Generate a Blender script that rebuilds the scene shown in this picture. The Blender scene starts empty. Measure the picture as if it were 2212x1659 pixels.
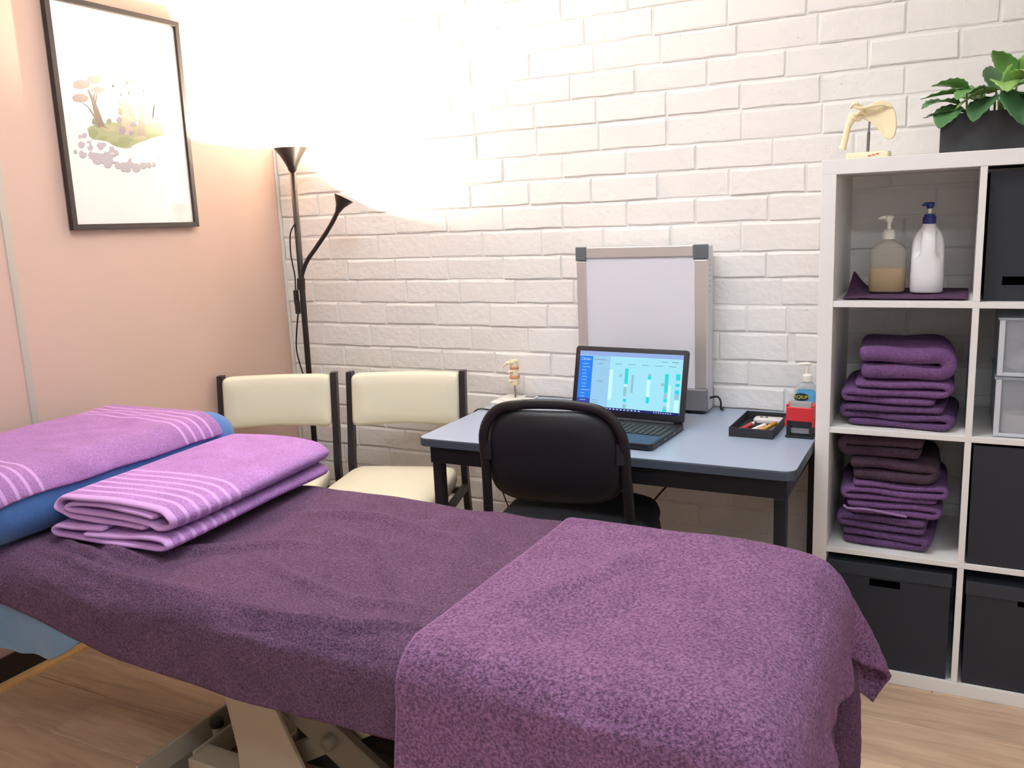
import bpy, bmesh, math, random
import numpy as np
from mathutils import Vector, Matrix, noise as mnoise

random.seed(7)
rng = np.random.default_rng(11)
scene = bpy.context.scene
C = scene.collection

# ------------------------------------------------------------------ camera
cam_d = bpy.data.cameras.new('camera')
cam_d.sensor_fit = 'HORIZONTAL'; cam_d.sensor_width = 36.0
cam_d.lens = 36.0 * 1876.03 / 2212.0
cam_d.clip_start = 0.02
cam = bpy.data.objects.new('camera', cam_d); C.objects.link(cam)
_r = Vector((0.88971361, 0.45445628, -0.04334955))
_u = Vector((-0.04954429, 0.1905168, 0.98043292))
_f = Vector((-0.45382272, 0.87015679, -0.19202111))
M = Matrix((( _r.x, _u.x, -_f.x, 2.565), (_r.y, _u.y, -_f.y, -2.885), (_r.z, _u.z, -_f.z, 1.361), (0, 0, 0, 1)))
cam.matrix_world = M
scene.camera = cam

# ------------------------------------------------------------------ world, exposure
world = bpy.data.worlds.new('room_world'); scene.world = world
world.use_nodes = True
world.node_tree.nodes['Background'].inputs[0].default_value = (0.9, 0.93, 1.0, 1)
world.node_tree.nodes['Background'].inputs[1].default_value = 0.05
vs = scene.view_settings
vs.view_transform = 'Standard'; vs.look = 'None'; vs.exposure = 0.0; vs.gamma = 1.0
vs.use_curve_mapping = False

CEILING_STRENGTH = 27.5      # diffuser emission of the ceiling panels
LAMP_W = 135.0                # upright lamp bulb, watts of radiant power
READ_W = 22.0                 # reading-arm bulb
ROOM_X, ROOM_Y, ROOM_Z = 4.3, -4.2, 2.70

# ------------------------------------------------------------------ helpers
def lin(c):
    out = []
    for v in c:
        v = v / 255.0
        out.append(v / 12.92 if v <= 0.04045 else ((v + 0.055) / 1.055) ** 2.4)
    return tuple(out)

MATS = {}
def mat(name, rgb, rough=0.5, metal=0.0, bump=None, var=None, coat=0.0, spec=0.5, sheen=0.0, emit=None):
    """rgb in 0-255 sRGB; bump=(scale,strength,dist); var=(scale,amount)"""
    if name in MATS: return MATS[name]
    m = bpy.data.materials.new(name); m.use_nodes = True
    nt = m.node_tree; b = nt.nodes['Principled BSDF']
    col = lin(rgb) + (1,)
    b.inputs['Base Color'].default_value = col
    b.inputs['Roughness'].default_value = rough
    b.inputs['Metallic'].default_value = metal
    b.inputs['Coat Weight'].default_value = coat
    b.inputs['Specular IOR Level'].default_value = spec
    b.inputs['Sheen Weight'].default_value = sheen
    tc = nt.nodes.new('ShaderNodeTexCoord')
    if var:
        n = nt.nodes.new('ShaderNodeTexNoise'); n.inputs['Scale'].default_value = var[0]; n.inputs['Detail'].default_value = 4
        nt.links.new(tc.outputs['Object'], n.inputs['Vector'])
        mr = nt.nodes.new('ShaderNodeMapRange')
        mr.inputs[1].default_value = 0.3; mr.inputs[2].default_value = 0.7
        mr.inputs[3].default_value = 1 - var[1]; mr.inputs[4].default_value = 1 + var[1]
        nt.links.new(n.outputs['Fac'], mr.inputs[0])
        mx = nt.nodes.new('ShaderNodeVectorMath'); mx.operation = 'SCALE'
        mx.inputs[0].default_value = col[:3]
        nt.links.new(mr.outputs[0], mx.inputs['Scale'])
        nt.links.new(mx.outputs[0], b.inputs['Base Color'])
    if bump:
        n = nt.nodes.new('ShaderNodeTexNoise'); n.inputs['Scale'].default_value = bump[0]; n.inputs['Detail'].default_value = 5
        nt.links.new(tc.outputs['Object'], n.inputs['Vector'])
        bp = nt.nodes.new('ShaderNodeBump'); bp.inputs['Strength'].default_value = bump[1]; bp.inputs['Distance'].default_value = bump[2]
        nt.links.new(n.outputs['Fac'], bp.inputs['Height'])
        nt.links.new(bp.outputs[0], b.inputs['Normal'])
    if emit:
        b.inputs['Emission Color'].default_value = lin(emit[0]) + (1,)
        b.inputs['Emission Strength'].default_value = emit[1]
    MATS[name] = m
    return m

def terry(name, rgb, stripes=None, stripe_rgb=None, clump=170.0, depth=0.005, contrast=0.28):
    """towelling: loopy mottled pile; stripes = list of (centre, half width) along the UV v axis in metres"""
    m = bpy.data.materials.new(name); m.use_nodes = True
    nt = m.node_tree; N = nt.nodes; L = nt.links; b = N['Principled BSDF']
    b.inputs['Roughness'].default_value = 0.95; b.inputs['Specular IOR Level'].default_value = 0.15
    b.inputs['Sheen Weight'].default_value = 0.35; b.inputs['Sheen Roughness'].default_value = 0.6
    b.inputs['Sheen Tint'].default_value = lin(tuple(min(255, v + 40) for v in rgb)) + (1,)
    tc = N.new('ShaderNodeTexCoord')
    n1 = N.new('ShaderNodeTexNoise'); n1.inputs['Scale'].default_value = clump; n1.inputs['Detail'].default_value = 3; n1.inputs['Roughness'].default_value = 0.6
    n2 = N.new('ShaderNodeTexNoise'); n2.inputs['Scale'].default_value = clump / 14.0; n2.inputs['Detail'].default_value = 3
    n3 = N.new('ShaderNodeTexVoronoi'); n3.inputs['Scale'].default_value = clump * 1.7
    for n in (n1, n2, n3): L.new(tc.outputs['Object'], n.inputs['Vector'])
    a = N.new('ShaderNodeMapRange'); a.inputs[1].default_value = 0.36; a.inputs[2].default_value = 0.64
    a.inputs[3].default_value = 1 - contrast; a.inputs[4].default_value = 1 + contrast
    L.new(n1.outputs['Fac'], a.inputs[0])
    c = N.new('ShaderNodeMapRange'); c.inputs[1].default_value = 0.3; c.inputs[2].default_value = 0.7
    c.inputs[3].default_value = 0.9; c.inputs[4].default_value = 1.12
    L.new(n2.outputs['Fac'], c.inputs[0])
    mu = N.new('ShaderNodeMath'); mu.operation = 'MULTIPLY'; L.new(a.outputs[0], mu.inputs[0]); L.new(c.outputs[0], mu.inputs[1])
    sc = N.new('ShaderNodeVectorMath'); sc.operation = 'SCALE'; sc.inputs[0].default_value = lin(rgb)
    L.new(mu.outputs[0], sc.inputs['Scale'])
    h = N.new('ShaderNodeMath'); h.operation = 'ADD'
    v1 = N.new('ShaderNodeMath'); v1.operation = 'MULTIPLY'; v1.inputs[1].default_value = -0.35
    L.new(n3.outputs['Distance'], v1.inputs[0])
    L.new(n1.outputs['Fac'], h.inputs[0]); L.new(v1.outputs[0], h.inputs[1])
    colour = sc.outputs[0]; height = h.outputs[0]
    if stripes:
        sp = N.new('ShaderNodeSeparateXYZ'); L.new(tc.outputs['UV'], sp.inputs[0])
        tot = None
        for ctr, hw in stripes:
            q = N.new('ShaderNodeMath'); q.operation = 'COMPARE'; q.inputs[1].default_value = ctr; q.inputs[2].default_value = hw
            L.new(sp.outputs['Y'], q.inputs[0])
            if tot is None: tot = q.outputs[0]
            else:
                ad = N.new('ShaderNodeMath'); ad.operation = 'MAXIMUM'; L.new(tot, ad.inputs[0]); L.new(q.outputs[0], ad.inputs[1]); tot = ad.outputs[0]
        mix = N.new('ShaderNodeMix'); mix.data_type = 'RGBA'
        L.new(tot, mix.inputs[0]); L.new(colour, mix.inputs[6]); mix.inputs[7].default_value = lin(stripe_rgb or rgb) + (1,)
        colour = mix.outputs[2]
        inv = N.new('ShaderNodeMath'); inv.operation = 'SUBTRACT'; inv.inputs[0].default_value = 1.0; L.new(tot, inv.inputs[1])
        mm = N.new('ShaderNodeMath'); mm.operation = 'MULTIPLY'; L.new(height, mm.inputs[0]); L.new(inv.outputs[0], mm.inputs[1])
        height = mm.outputs[0]
    L.new(colour, b.inputs['Base Color'])
    bp = N.new('ShaderNodeBump'); bp.inputs['Strength'].default_value = 0.9; bp.inputs['Distance'].default_value = depth
    L.new(height, bp.inputs['Height']); L.new(bp.outputs[0], b.inputs['Normal'])
    return m

def obj(name, bm, m=None, parent=None, smooth=False, label=None):
    me = bpy.data.meshes.new(name)
    if isinstance(bm, tuple): me.from_pydata(bm[0], [], bm[1])
    else: bm.to_mesh(me); bm.free()
    if m is not None:
        for k in (m if isinstance(m, (list, tuple)) else [m]): me.materials.append(k)
    if smooth:
        for p_ in me.polygons: p_.use_smooth = True
    o = bpy.data.objects.new(name, me); C.objects.link(o)
    if parent is not None: o.parent = parent
    if label: o['label'] = label
    return o

def sharp(o, ang=35):
    """smooth shading broken at hard angles"""
    me = o.data
    for p_ in me.polygons: p_.use_smooth = True
    me.update()
    try: me.set_sharp_from_angle(angle=math.radians(ang))
    except Exception: pass
    return o

def tag(o, label=None, cat=None, group=None, kind=None):
    if label: o['label'] = label
    if cat: o['category'] = cat
    if group: o['group'] = group
    if kind: o['kind'] = kind
    return o

def thing(name, label, cat, loc=(0, 0, 0), rotz=0.0, group=None):
    o = bpy.data.objects.new(name, None); C.objects.link(o)
    o.empty_display_size = 0.05
    o.location = loc; o.rotation_euler = (0, 0, rotz)
    return tag(o, label, cat, group)

def bm_box(lo, hi, bevel=0.0, seg=2, bm=None):
    own = bm is None
    t = bmesh.new()
    bmesh.ops.create_cube(t, size=1.0)
    for v in t.verts:
        v.co = Vector([(lo[i] + hi[i]) / 2 + v.co[i] * (hi[i] - lo[i]) for i in range(3)])
    if bevel > 0:
        bmesh.ops.bevel(t, geom=list(t.edges), offset=bevel, segments=seg, affect='EDGES', profile=0.5)
    if own: return t
    add_bm(bm, t); return bm

def add_bm(dst, src, mtx=None, mi=None):
    if mtx is not None: bmesh.ops.transform(src, matrix=mtx, verts=src.verts)
    mp = {}
    for v in src.verts: mp[v] = dst.verts.new(v.co)
    for f in src.faces:
        try:
            nf = dst.faces.new([mp[v] for v in f.verts]); nf.material_index = f.material_index if mi is None else mi
        except ValueError: pass
    src.free()

def bm_lathe(profile, seg=24, centre=(0, 0, 0), bm=None):
    """profile [(r,z)...] revolved about z; r=0 ends close to a point"""
    t = bm or bmesh.new()
    rings = []
    cx, cy, cz = centre
    for r, z in profile:
        if r < 1e-6: rings.append([t.verts.new((cx, cy, cz + z))])
        else: rings.append([t.verts.new((cx + r * math.cos(2 * math.pi * k / seg), cy + r * math.sin(2 * math.pi * k / seg), cz + z)) for k in range(seg)])
    for a, b in zip(rings, rings[1:]):
        for k in range(seg):
            k2 = (k + 1) % seg
            if len(a) == 1 and len(b) == 1: continue
            if len(a) == 1: t.faces.new((a[0], b[k2], b[k]))
            elif len(b) == 1: t.faces.new((a[k], a[k2], b[0]))
            else: t.faces.new((a[k], a[k2], b[k2], b[k]))
    bmesh.ops.recalc_face_normals(t, faces=list(t.faces))
    return t

def bm_tube(pts, rad, seg=10, bm=None, caps=True, flat=None):
    """tube along a polyline; rad a number or list; flat=(a,b) makes an a x b oval in the frame"""
    t = bm or bmesh.new()
    P = [Vector(q) for q in pts]; n = len(P)
    R = rad if isinstance(rad, (list, tuple)) else [rad] * n
    rings = []; prev = None
    for i in range(n):
        d = (P[min(i + 1, n - 1)] - P[max(i - 1, 0)]).normalized()
        if prev is None:
            up = Vector((0, 0, 1)) if abs(d.z) < 0.9 else Vector((0, 1, 0))
            x = d.cross(up).normalized()
        else:
            x = (prev - d * prev.dot(d)).normalized()
        prev = x; y = d.cross(x).normalized()
        a, b = flat if flat else (1, 1)
        rings.append([t.verts.new(P[i] + x * (R[i] * a * math.cos(2 * math.pi * k / seg)) + y * (R[i] * b * math.sin(2 * math.pi * k / seg))) for k in range(seg)])
    for A, B in zip(rings, rings[1:]):
        for k in range(seg):
            k2 = (k + 1) % seg
            t.faces.new((A[k], A[k2], B[k2], B[k]))
    if caps:
        t.faces.new(rings[0][::-1]); t.faces.new(rings[-1])
    bmesh.ops.recalc_face_normals(t, faces=list(t.faces))
    return t

def smooth_path(pts, n=8):
    """Catmull-Rom through the points"""
    P = [Vector(q) for q in pts]; out = []
    for i in range(len(P) - 1):
        p0 = P[max(i - 1, 0)]; p1 = P[i]; p2 = P[i + 1]; p3 = P[min(i + 2, len(P) - 1)]
        for k in range(n):
            t = k / n
            out.append(0.5 * ((2 * p1) + (-p0 + p2) * t + (2 * p0 - 5 * p1 + 4 * p2 - p3) * t * t + (-p0 + 3 * p1 - 3 * p2 + p3) * t ** 3))
    out.append(P[-1]); return out

def bm_prism(poly, axis, a0, a1, bevel=0.0, seg=2):
    """extrude a polygon given in the two other axes (order kept) along axis 0/1/2"""
    t = bmesh.new()
    def mk(q, a):
        if axis == 0: return (a, q[0], q[1])
        if axis == 1: return (q[0], a, q[1])
        return (q[0], q[1], a)
    A = [t.verts.new(mk(q, a0)) for q in poly]; B = [t.verts.new(mk(q, a1)) for q in poly]
    t.faces.new(A); t.faces.new(B[::-1])
    n = len(poly)
    for k in range(n): t.faces.new((A[k], B[k], B[(k + 1) % n], A[(k + 1) % n]))
    bmesh.ops.recalc_face_normals(t, faces=list(t.faces))
    if bevel > 0: bmesh.ops.bevel(t, geom=list(t.edges), offset=bevel, segments=seg, affect='EDGES', profile=0.5)
    return t

def bm_loft(sections, seg=28, bm=None, centre=(0, 0), close=True, fn=None):
    """sections [(z, rx, ry, n)] superellipse rings; fn(theta,z) scales radius"""
    t = bm or bmesh.new(); rings = []
    for z, rx, ry, n in sections:
        ring = []
        for k in range(seg):
            th = 2 * math.pi * k / seg
            c, s = math.cos(th), math.sin(th)
            x = math.copysign(abs(c) ** (2.0 / n), c) * rx; y = math.copysign(abs(s) ** (2.0 / n), s) * ry
            f = fn(th, z) if fn else 1.0
            ring.append(t.verts.new((centre[0] + x * f, centre[1] + y * f, z)))
        rings.append(ring)
    for A, B in zip(rings, rings[1:]):
        for k in range(seg):
            k2 = (k + 1) % seg
            t.faces.new((A[k], A[k2], B[k2], B[k]))
    if close:
        t.faces.new(rings[0][::-1]); t.faces.new(rings[-1])
    bmesh.ops.recalc_face_normals(t, faces=list(t.faces))
    return t

def rot_bm(t, m): bmesh.ops.transform(t, matrix=m, verts=t.verts); return t

def rrect(x0, y0, x1, y1, r, n=5):
    """rounded rectangle outline"""
    out = []
    for cx, cy, a0 in ((x1 - r, y1 - r, 0), (x0 + r, y1 - r, 90), (x0 + r, y0 + r, 180), (x1 - r, y0 + r, 270)):
        for k in range(n + 1):
            a = math.radians(a0 + 90 * k / n); out.append((cx + r * math.cos(a), cy + r * math.sin(a)))
    return out

def text_mesh(name, s, size, m, parent, loc, rot, extrude=0.0002, align='CENTER'):
    cu = bpy.data.curves.new(name, 'FONT'); cu.body = s; cu.size = size; cu.extrude = extrude
    cu.align_x = align; cu.align_y = 'CENTER'
    to = bpy.data.objects.new(name + '_tmp', cu); C.objects.link(to)
    dg = bpy.context.evaluated_depsgraph_get()
    me = bpy.data.meshes.new_from_object(to.evaluated_get(dg))
    bpy.data.objects.remove(to); bpy.data.curves.remove(cu)
    me.materials.clear(); me.materials.append(m)
    o = bpy.data.objects.new(name, me); C.objects.link(o); o.parent = parent
    o.location = loc; o.rotation_euler = rot
    return o

# ------------------------------------------------------------------ base materials
def paint_brick():
    m = bpy.data.materials.new('white_masonry_paint'); m.use_nodes = True
    nt = m.node_tree; N = nt.nodes; L = nt.links; b = N['Principled BSDF']
    b.inputs['Base Color'].default_value = lin((235, 233, 230)) + (1,)
    b.inputs['Roughness'].default_value = 0.62; b.inputs['Specular IOR Level'].default_value = 0.3
    g = N.new('ShaderNodeNewGeometry')
    n1 = N.new('ShaderNodeTexNoise'); n1.inputs['Scale'].default_value = 38; n1.inputs['Detail'].default_value = 4
    n2 = N.new('ShaderNodeTexNoise'); n2.inputs['Scale'].default_value = 8; n2.inputs['Detail'].default_value = 2
    n3 = N.new('ShaderNodeTexVoronoi'); n3.inputs['Scale'].default_value = 45
    for n in (n1, n2, n3): L.new(g.outputs['Position'], n.inputs['Vector'])
    # sparse pimples of thick paint
    pim = N.new('ShaderNodeMapRange'); pim.inputs[1].default_value = 0.0; pim.inputs[2].default_value = 0.16; pim.inputs[3].default_value = 0.5; pim.inputs[4].default_value = 0.0
    L.new(n3.outputs['Distance'], pim.inputs[0])
    sel = N.new('ShaderNodeMapRange'); sel.inputs[1].default_value = 0.52; sel.inputs[2].default_value = 0.62
    L.new(n2.outputs['Fac'], sel.inputs[0])
    mu = N.new('ShaderNodeMath'); mu.operation = 'MULTIPLY'; L.new(pim.outputs[0], mu.inputs[0]); L.new(sel.outputs[0], mu.inputs[1])
    ad = N.new('ShaderNodeMath'); ad.operation = 'ADD'; L.new(n1.outputs['Fac'], ad.inputs[0]); L.new(mu.outputs[0], ad.inputs[1])
    bp = N.new('ShaderNodeBump'); bp.inputs['Strength'].default_value = 0.6; bp.inputs['Distance'].default_value = 0.006
    L.new(ad.outputs[0], bp.inputs['Height']); L.new(bp.outputs[0], b.inputs['Normal'])
    return m
BRICK = paint_brick()

def wood_floor():
    m = bpy.data.materials.new('oak_laminate'); m.use_nodes = True
    nt = m.node_tree; N = nt.nodes; L = nt.links; b = N['Principled BSDF']
    b.inputs['Roughness'].default_value = 0.42; b.inputs['Specular IOR Level'].default_value = 0.4
    g = N.new('ShaderNodeNewGeometry'); oi = N.new('ShaderNodeObjectInfo')
    mp = N.new('ShaderNodeMapping'); mp.inputs['Scale'].default_value = (1.3, 13.0, 1.0)
    of = N.new('ShaderNodeVectorMath'); of.operation = 'SCALE'; of.inputs[0].default_value = (7.3, 3.1, 5.0); L.new(oi.outputs['Random'], of.inputs['Scale'])
    ad = N.new('ShaderNodeVectorMath'); ad.operation = 'ADD'; L.new(g.outputs['Position'], ad.inputs[0]); L.new(of.outputs[0], ad.inputs[1])
    L.new(ad.outputs[0], mp.inputs['Vector'])
    n1 = N.new('ShaderNodeTexNoise'); n1.inputs['Scale'].default_value = 2.2; n1.inputs['Detail'].default_value = 7; n1.inputs['Distortion'].default_value = 1.1
    n2 = N.new('ShaderNodeTexNoise'); n2.inputs['Scale'].default_value = 14; n2.inputs['Detail'].default_value = 4
    L.new(mp.outputs[0], n1.inputs['Vector']); L.new(mp.outputs[0], n2.inputs['Vector'])
    cr = N.new('ShaderNodeValToRGB'); e = cr.color_ramp.elements
    e[0].position = 0.28; e[0].color = lin((178, 150, 126)) + (1,)
    e[1].position = 0.72; e[1].color = lin((226, 197, 168)) + (1,)
    k = cr.color_ramp.elements.new(0.5); k.color = lin((210, 179, 150)) + (1,)
    mxf = N.new('ShaderNodeMix'); mxf.data_type = 'FLOAT'; mxf.inputs[0].default_value = 0.25
    L.new(n1.outputs['Fac'], mxf.inputs[2]); L.new(n2.outputs['Fac'], mxf.inputs[3]); L.new(mxf.outputs[0], cr.inputs[0])
    mr = N.new('ShaderNodeMapRange'); mr.inputs[3].default_value = 0.9; mr.inputs[4].default_value = 1.08; L.new(oi.outputs['Random'], mr.inputs[0])
    sc = N.new('ShaderNodeVectorMath'); sc.operation = 'SCALE'; L.new(cr.outputs[0], sc.inputs[0]); L.new(mr.outputs[0], sc.inputs['Scale'])
    L.new(sc.outputs[0], b.inputs['Base Color'])
    bp = N.new('ShaderNodeBump'); bp.inputs['Strength'].default_value = 0.15; bp.inputs['Distance'].default_value = 0.002
    L.new(n2.outputs['Fac'], bp.inputs['Height']); L.new(bp.outputs[0], b.inputs['Normal'])
    return m
OAK = wood_floor()
WALLP = mat('blush_beige_wall_panel', (207, 178, 164), 0.6, bump=(120, 0.05, 0.001), var=(1.2, 0.02))
PLASTER = mat('offwhite_plaster', (226, 226, 224), 0.8, bump=(60, 0.1, 0.002))
CEILM = mat('white_ceiling_paint', (236, 236, 235), 0.9)
ALU_STRIP = mat('grey_joint_strip', (196, 188, 176), 0.45, 0.2)
BLACKP = mat('black_vinyl_skirting', (34, 28, 30), 0.5)
PINE = mat('pine_bead', (226, 180, 120), 0.5, var=(30, 0.08))
WHITELAM = mat('white_laminate', (238, 236, 233), 0.38, spec=0.4)
BLACKMETAL = mat('black_powder_coat', (30, 28, 29), 0.45, spec=0.5)
BLACKPLASTIC = mat('black_plastic', (24, 25, 29), 0.42)
CABLE = mat('black_cable_rubber', (20, 20, 21), 0.5)

# ------------------------------------------------------------------ room shell
fl = obj('floor', bm_box((-0.05, ROOM_Y - 0.05, -0.06), (ROOM_X + 0.05, 0.05, -0.0085)), mat('dark_underlay', (70, 52, 40), 0.9))
tag(fl, 'light oak laminate floor laid in long planks', kind='structure')
row = -1.356 + 0.19 * 7
ri = 0
offs = [0.364, 0.80, 1.13, 0.15, 0.62, 0.95, 0.30, 0.74, 1.08]
while row > ROOM_Y:
    y1 = min(row, -0.001); y0 = max(row - 0.19, ROOM_Y)
    k = int(round((-1.356 - row) / 0.19))
    x = offs[k % len(offs)] - 1.2
    while x < ROOM_X:
        xa = max(x, 0.0); xb = min(x + 1.2, ROOM_X)
        if xb - xa > 0.02 and y1 - y0 > 0.01:
            t = bmesh.new()
            g = 0.0007; bv = 0.0016
            lo = [t.verts.new(q) for q in ((xa + g, y0 + g, -0.0085), (xb - g, y0 + g, -0.0085), (xb - g, y1 - g, -0.0085), (xa + g, y1 - g, -0.0085))]
            md = [t.verts.new(q) for q in ((xa + g, y0 + g, -bv), (xb - g, y0 + g, -bv), (xb - g, y1 - g, -bv), (xa + g, y1 - g, -bv))]
            hi = [t.verts.new(q) for q in ((xa + g + bv, y0 + g + bv, 0), (xb - g - bv, y0 + g + bv, 0), (xb - g - bv, y1 - g - bv, 0), (xa + g + bv, y1 - g - bv, 0))]
            for A, B in ((lo, md), (md, hi)):
                for q in range(4): t.faces.new((A[q], A[(q + 1) % 4], B[(q + 1) % 4], B[q]))
            t.faces.new(hi)
            obj('plank', t, OAK, fl)
        x += 1.2
    row -= 0.19

# ---- brick wall: the wall body carries the mortar face at y = 0; every brick stands proud of it
wb = obj('wall_back', bm_box((-0.12, 0.0, -0.06), (ROOM_X + 0.1, 0.12, ROOM_Z + 0.02)), BRICK)
tag(wb, 'white painted brick wall behind the desk', kind='structure')
zs = [1.9097, 1.8195, 1.7351, 1.6511, 1.559, 1.4744, 1.3873, 1.3022, 1.2071, 1.1228, 1.0331, 0.9438, 0.8504, 0.7637, 0.6808]
zz = list(zs)
while zz[-1] > 0.09: zz.append(zz[-1] - 0.0866)
zz.append(0.0)
while zz[0] < ROOM_Z - 0.09: zz.insert(0, zz[0] + 0.0875)
zz.insert(0, ROOM_Z)
phase = {1.6511: 1.436, 1.559: 1.203, 1.4744: 1.54, 1.3873: 1.404, 1.3022: 1.535, 1.2071: 1.208, 1.1228: 1.285, 1.0331: 0.854,
         0.9438: 0.743, 0.8504: 0.895, 0.7637: 0.514, 0.6808: 0.63, 1.7351: 1.333, 1.8195: 1.426}
extra = {0.9438: [2.073], 0.8504: [2.078]}
def brick_geo(x0, x1, z0, z1, r):
    """48 triangles: back ring, edge ring and an inset, uneven face ring"""
    j = lambda a: r.uniform(-a, a)
    proud = 0.0045 + r.uniform(-0.0018, 0.0025)
    tilt = j(0.0012)
    n = 5
    def ring(ins, y, jit, top=None):
        pts = []; top = ins if top is None else top
        for k in range(n): pts.append((x0 + ins + (x1 - x0 - 2 * ins) * k / (n - 1) + (j(jit) if 0 < k < n - 1 else j(jit * .6)), y + (tilt if y < 0 else 0), z0 + ins + j(jit)))
        for k in range(n): pts.append((x1 - ins - (x1 - x0 - 2 * ins) * k / (n - 1) + (j(jit) if 0 < k < n - 1 else j(jit * .6)), y - (tilt if y < 0 else 0), z1 - top + j(jit)))
        return pts
    a = ring(0.0, 0.004, 0.0002); b = ring(0.0005, -proud * 0.45, 0.0022, 0.0008); c = ring(0.0040, -proud, 0.0024, 0.0085)
    v = a + b + c; m = 2 * n; f = []
    for o in (0, m):
        for k in range(m): f.append((o + k, o + (k + 1) % m, o + m + (k + 1) % m, o + m + k))
    f.append(tuple(range(2 * m, 3 * m)))
    f = [q[::-1] for q in f]
    return v, f
rest_v, rest_f = [], []
rb = random.Random(3)
nb = 0
alt = 0
for zi in range(len(zz) - 1):
    zt, zb_ = zz[zi], zz[zi + 1]
    if zt - zb_ < 0.03: continue
    alt += 1
    ph = phase.get(round(zb_, 4), 0.09 + 0.12 * (alt % 2) + rb.uniform(-0.02, 0.02))
    x = ph - 0.24 * math.ceil(ph / 0.24)
    cuts = [0.0]
    while x < ROOM_X:
        if x > 0.03: cuts.append(x + rb.uniform(-0.004, 0.004))
        x += 0.24
    cuts += extra.get(round(zb_, 4), [])
    cuts.append(ROOM_X); cuts.sort()
    for xa, xb in zip(cuts, cuts[1:]):
        if xb - xa < 0.02: continue
        g = 0.0026 + rb.uniform(-0.0014, 0.0016)
        v, f = brick_geo(xa + g, xb - g, zb_ + g, zt - g, rb)
        if zb_ > 0.24 and zt < 2.29 and xa < 2.70 and nb < 300:
            obj('brick', (v, f), BRICK, wb); nb += 1
        else:
            o_ = len(rest_v); rest_v += v; rest_f += [tuple(i + o_ for i in q) for q in f]
ro = obj('brickwork', (rest_v, rest_f), BRICK, wb); ro['kind'] = 'stuff'

# ---- partition wall on the left, in panels with cover strips
wl = obj('wall_left', bm_box((-0.12, ROOM_Y - 0.1, -0.06), (-0.012, -0.0005, ROOM_Z + 0.02)), PLASTER)
tag(wl, 'blush beige partition wall with grey cover strips', kind='structure')
for ya, yb in ((-1.205, -0.021), (-2.40, -1.221), (-3.60, -2.416), (ROOM_Y, -3.616)):
    obj('panel', bm_box((-0.012, ya, 0.0), (0.0, yb, ROOM_Z), 0.001, 1), WALLP, wl)
for yc in (-1.213, -2.408, -3.608):
    obj('joint_strip', bm_prism([(0.0, yc - 0.014), (0.0035, yc - 0.011), (0.0035, yc + 0.011), (0.0, yc + 0.014), (-0.011, yc + 0.006), (-0.011, yc - 0.006)], 2, 0.0, ROOM_Z), ALU_STRIP, wl)
obj('corner_strip', bm_box((-0.011, -0.02, 0.0), (0.003, -0.002, ROOM_Z), 0.001, 1), mat('white_corner_bead', (226, 222, 214), 0.5), wl)
bb = obj('baseboard_left', bm_box((0.0, ROOM_Y, 0.0), (0.009, -0.02, 0.092), 0.002), BLACKP)
tag(bb, 'black vinyl skirting along the beige wall', kind='structure')
tr = obj('trim_1', bm_prism([(0.0095, 0.0005), (0.033, 0.0005), (0.031, 0.008), (0.024, 0.016), (0.0095, 0.019)], 1, ROOM_Y, -0.02), PINE)
tag(tr, 'pine bead strip along the foot of the black skirting', kind='structure')
wr = obj('wall_right', bm_box((ROOM_X, ROOM_Y - 0.1, -0.06), (ROOM_X + 0.1, 0.0, ROOM_Z + 0.02)), PLASTER); tag(wr, 'off-white plaster wall right of the shelves', kind='structure')
wf = obj('wall_front', bm_box((-0.12, ROOM_Y - 0.1, -0.06), (ROOM_X + 0.1, ROOM_Y, ROOM_Z + 0.02)), PLASTER); tag(wf, 'off-white plaster wall behind the viewer', kind='structure')
ce = obj('ceiling', bm_box((-0.12, ROOM_Y - 0.1, ROOM_Z), (ROOM_X + 0.1, 0.12, ROOM_Z + 0.1)), CEILM); tag(ce, 'plain white ceiling', kind='structure')

# ---- ceiling luminaires (real fittings, above the frame)
DIFF = mat('lit_opal_diffuser', (255, 255, 255), 0.5, emit=((238, 246, 255), CEILING_STRENGTH))
def ceiling_panel(x, y, label):
    t = thing('ceiling_light', label, 'ceiling light', (x, y, ROOM_Z), 0, 'ceiling panel lights')
    b = bmesh.new()
    for lo, hi in (((-.62, -.17, -.05), (-.60, .17, 0)), ((.60, -.17, -.05), (.62, .17, 0)), ((-.60, -.17, -.05), (.60, -.15, 0)), ((-.60, .15, -.05), (.60, .17, 0))): bm_box(lo, hi, 0, bm=b)
    obj('frame', b, WHITELAM, t)
    obj('diffuser', bm_box((-.60, -.15, -.046), (.60, .15, -.02)), DIFF, t)
ceiling_panel(1.55, -1.30, 'white ceiling panel light over the treatment couch')
ceiling_panel(3.0, -3.3, 'white ceiling panel light behind the viewer')

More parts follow.
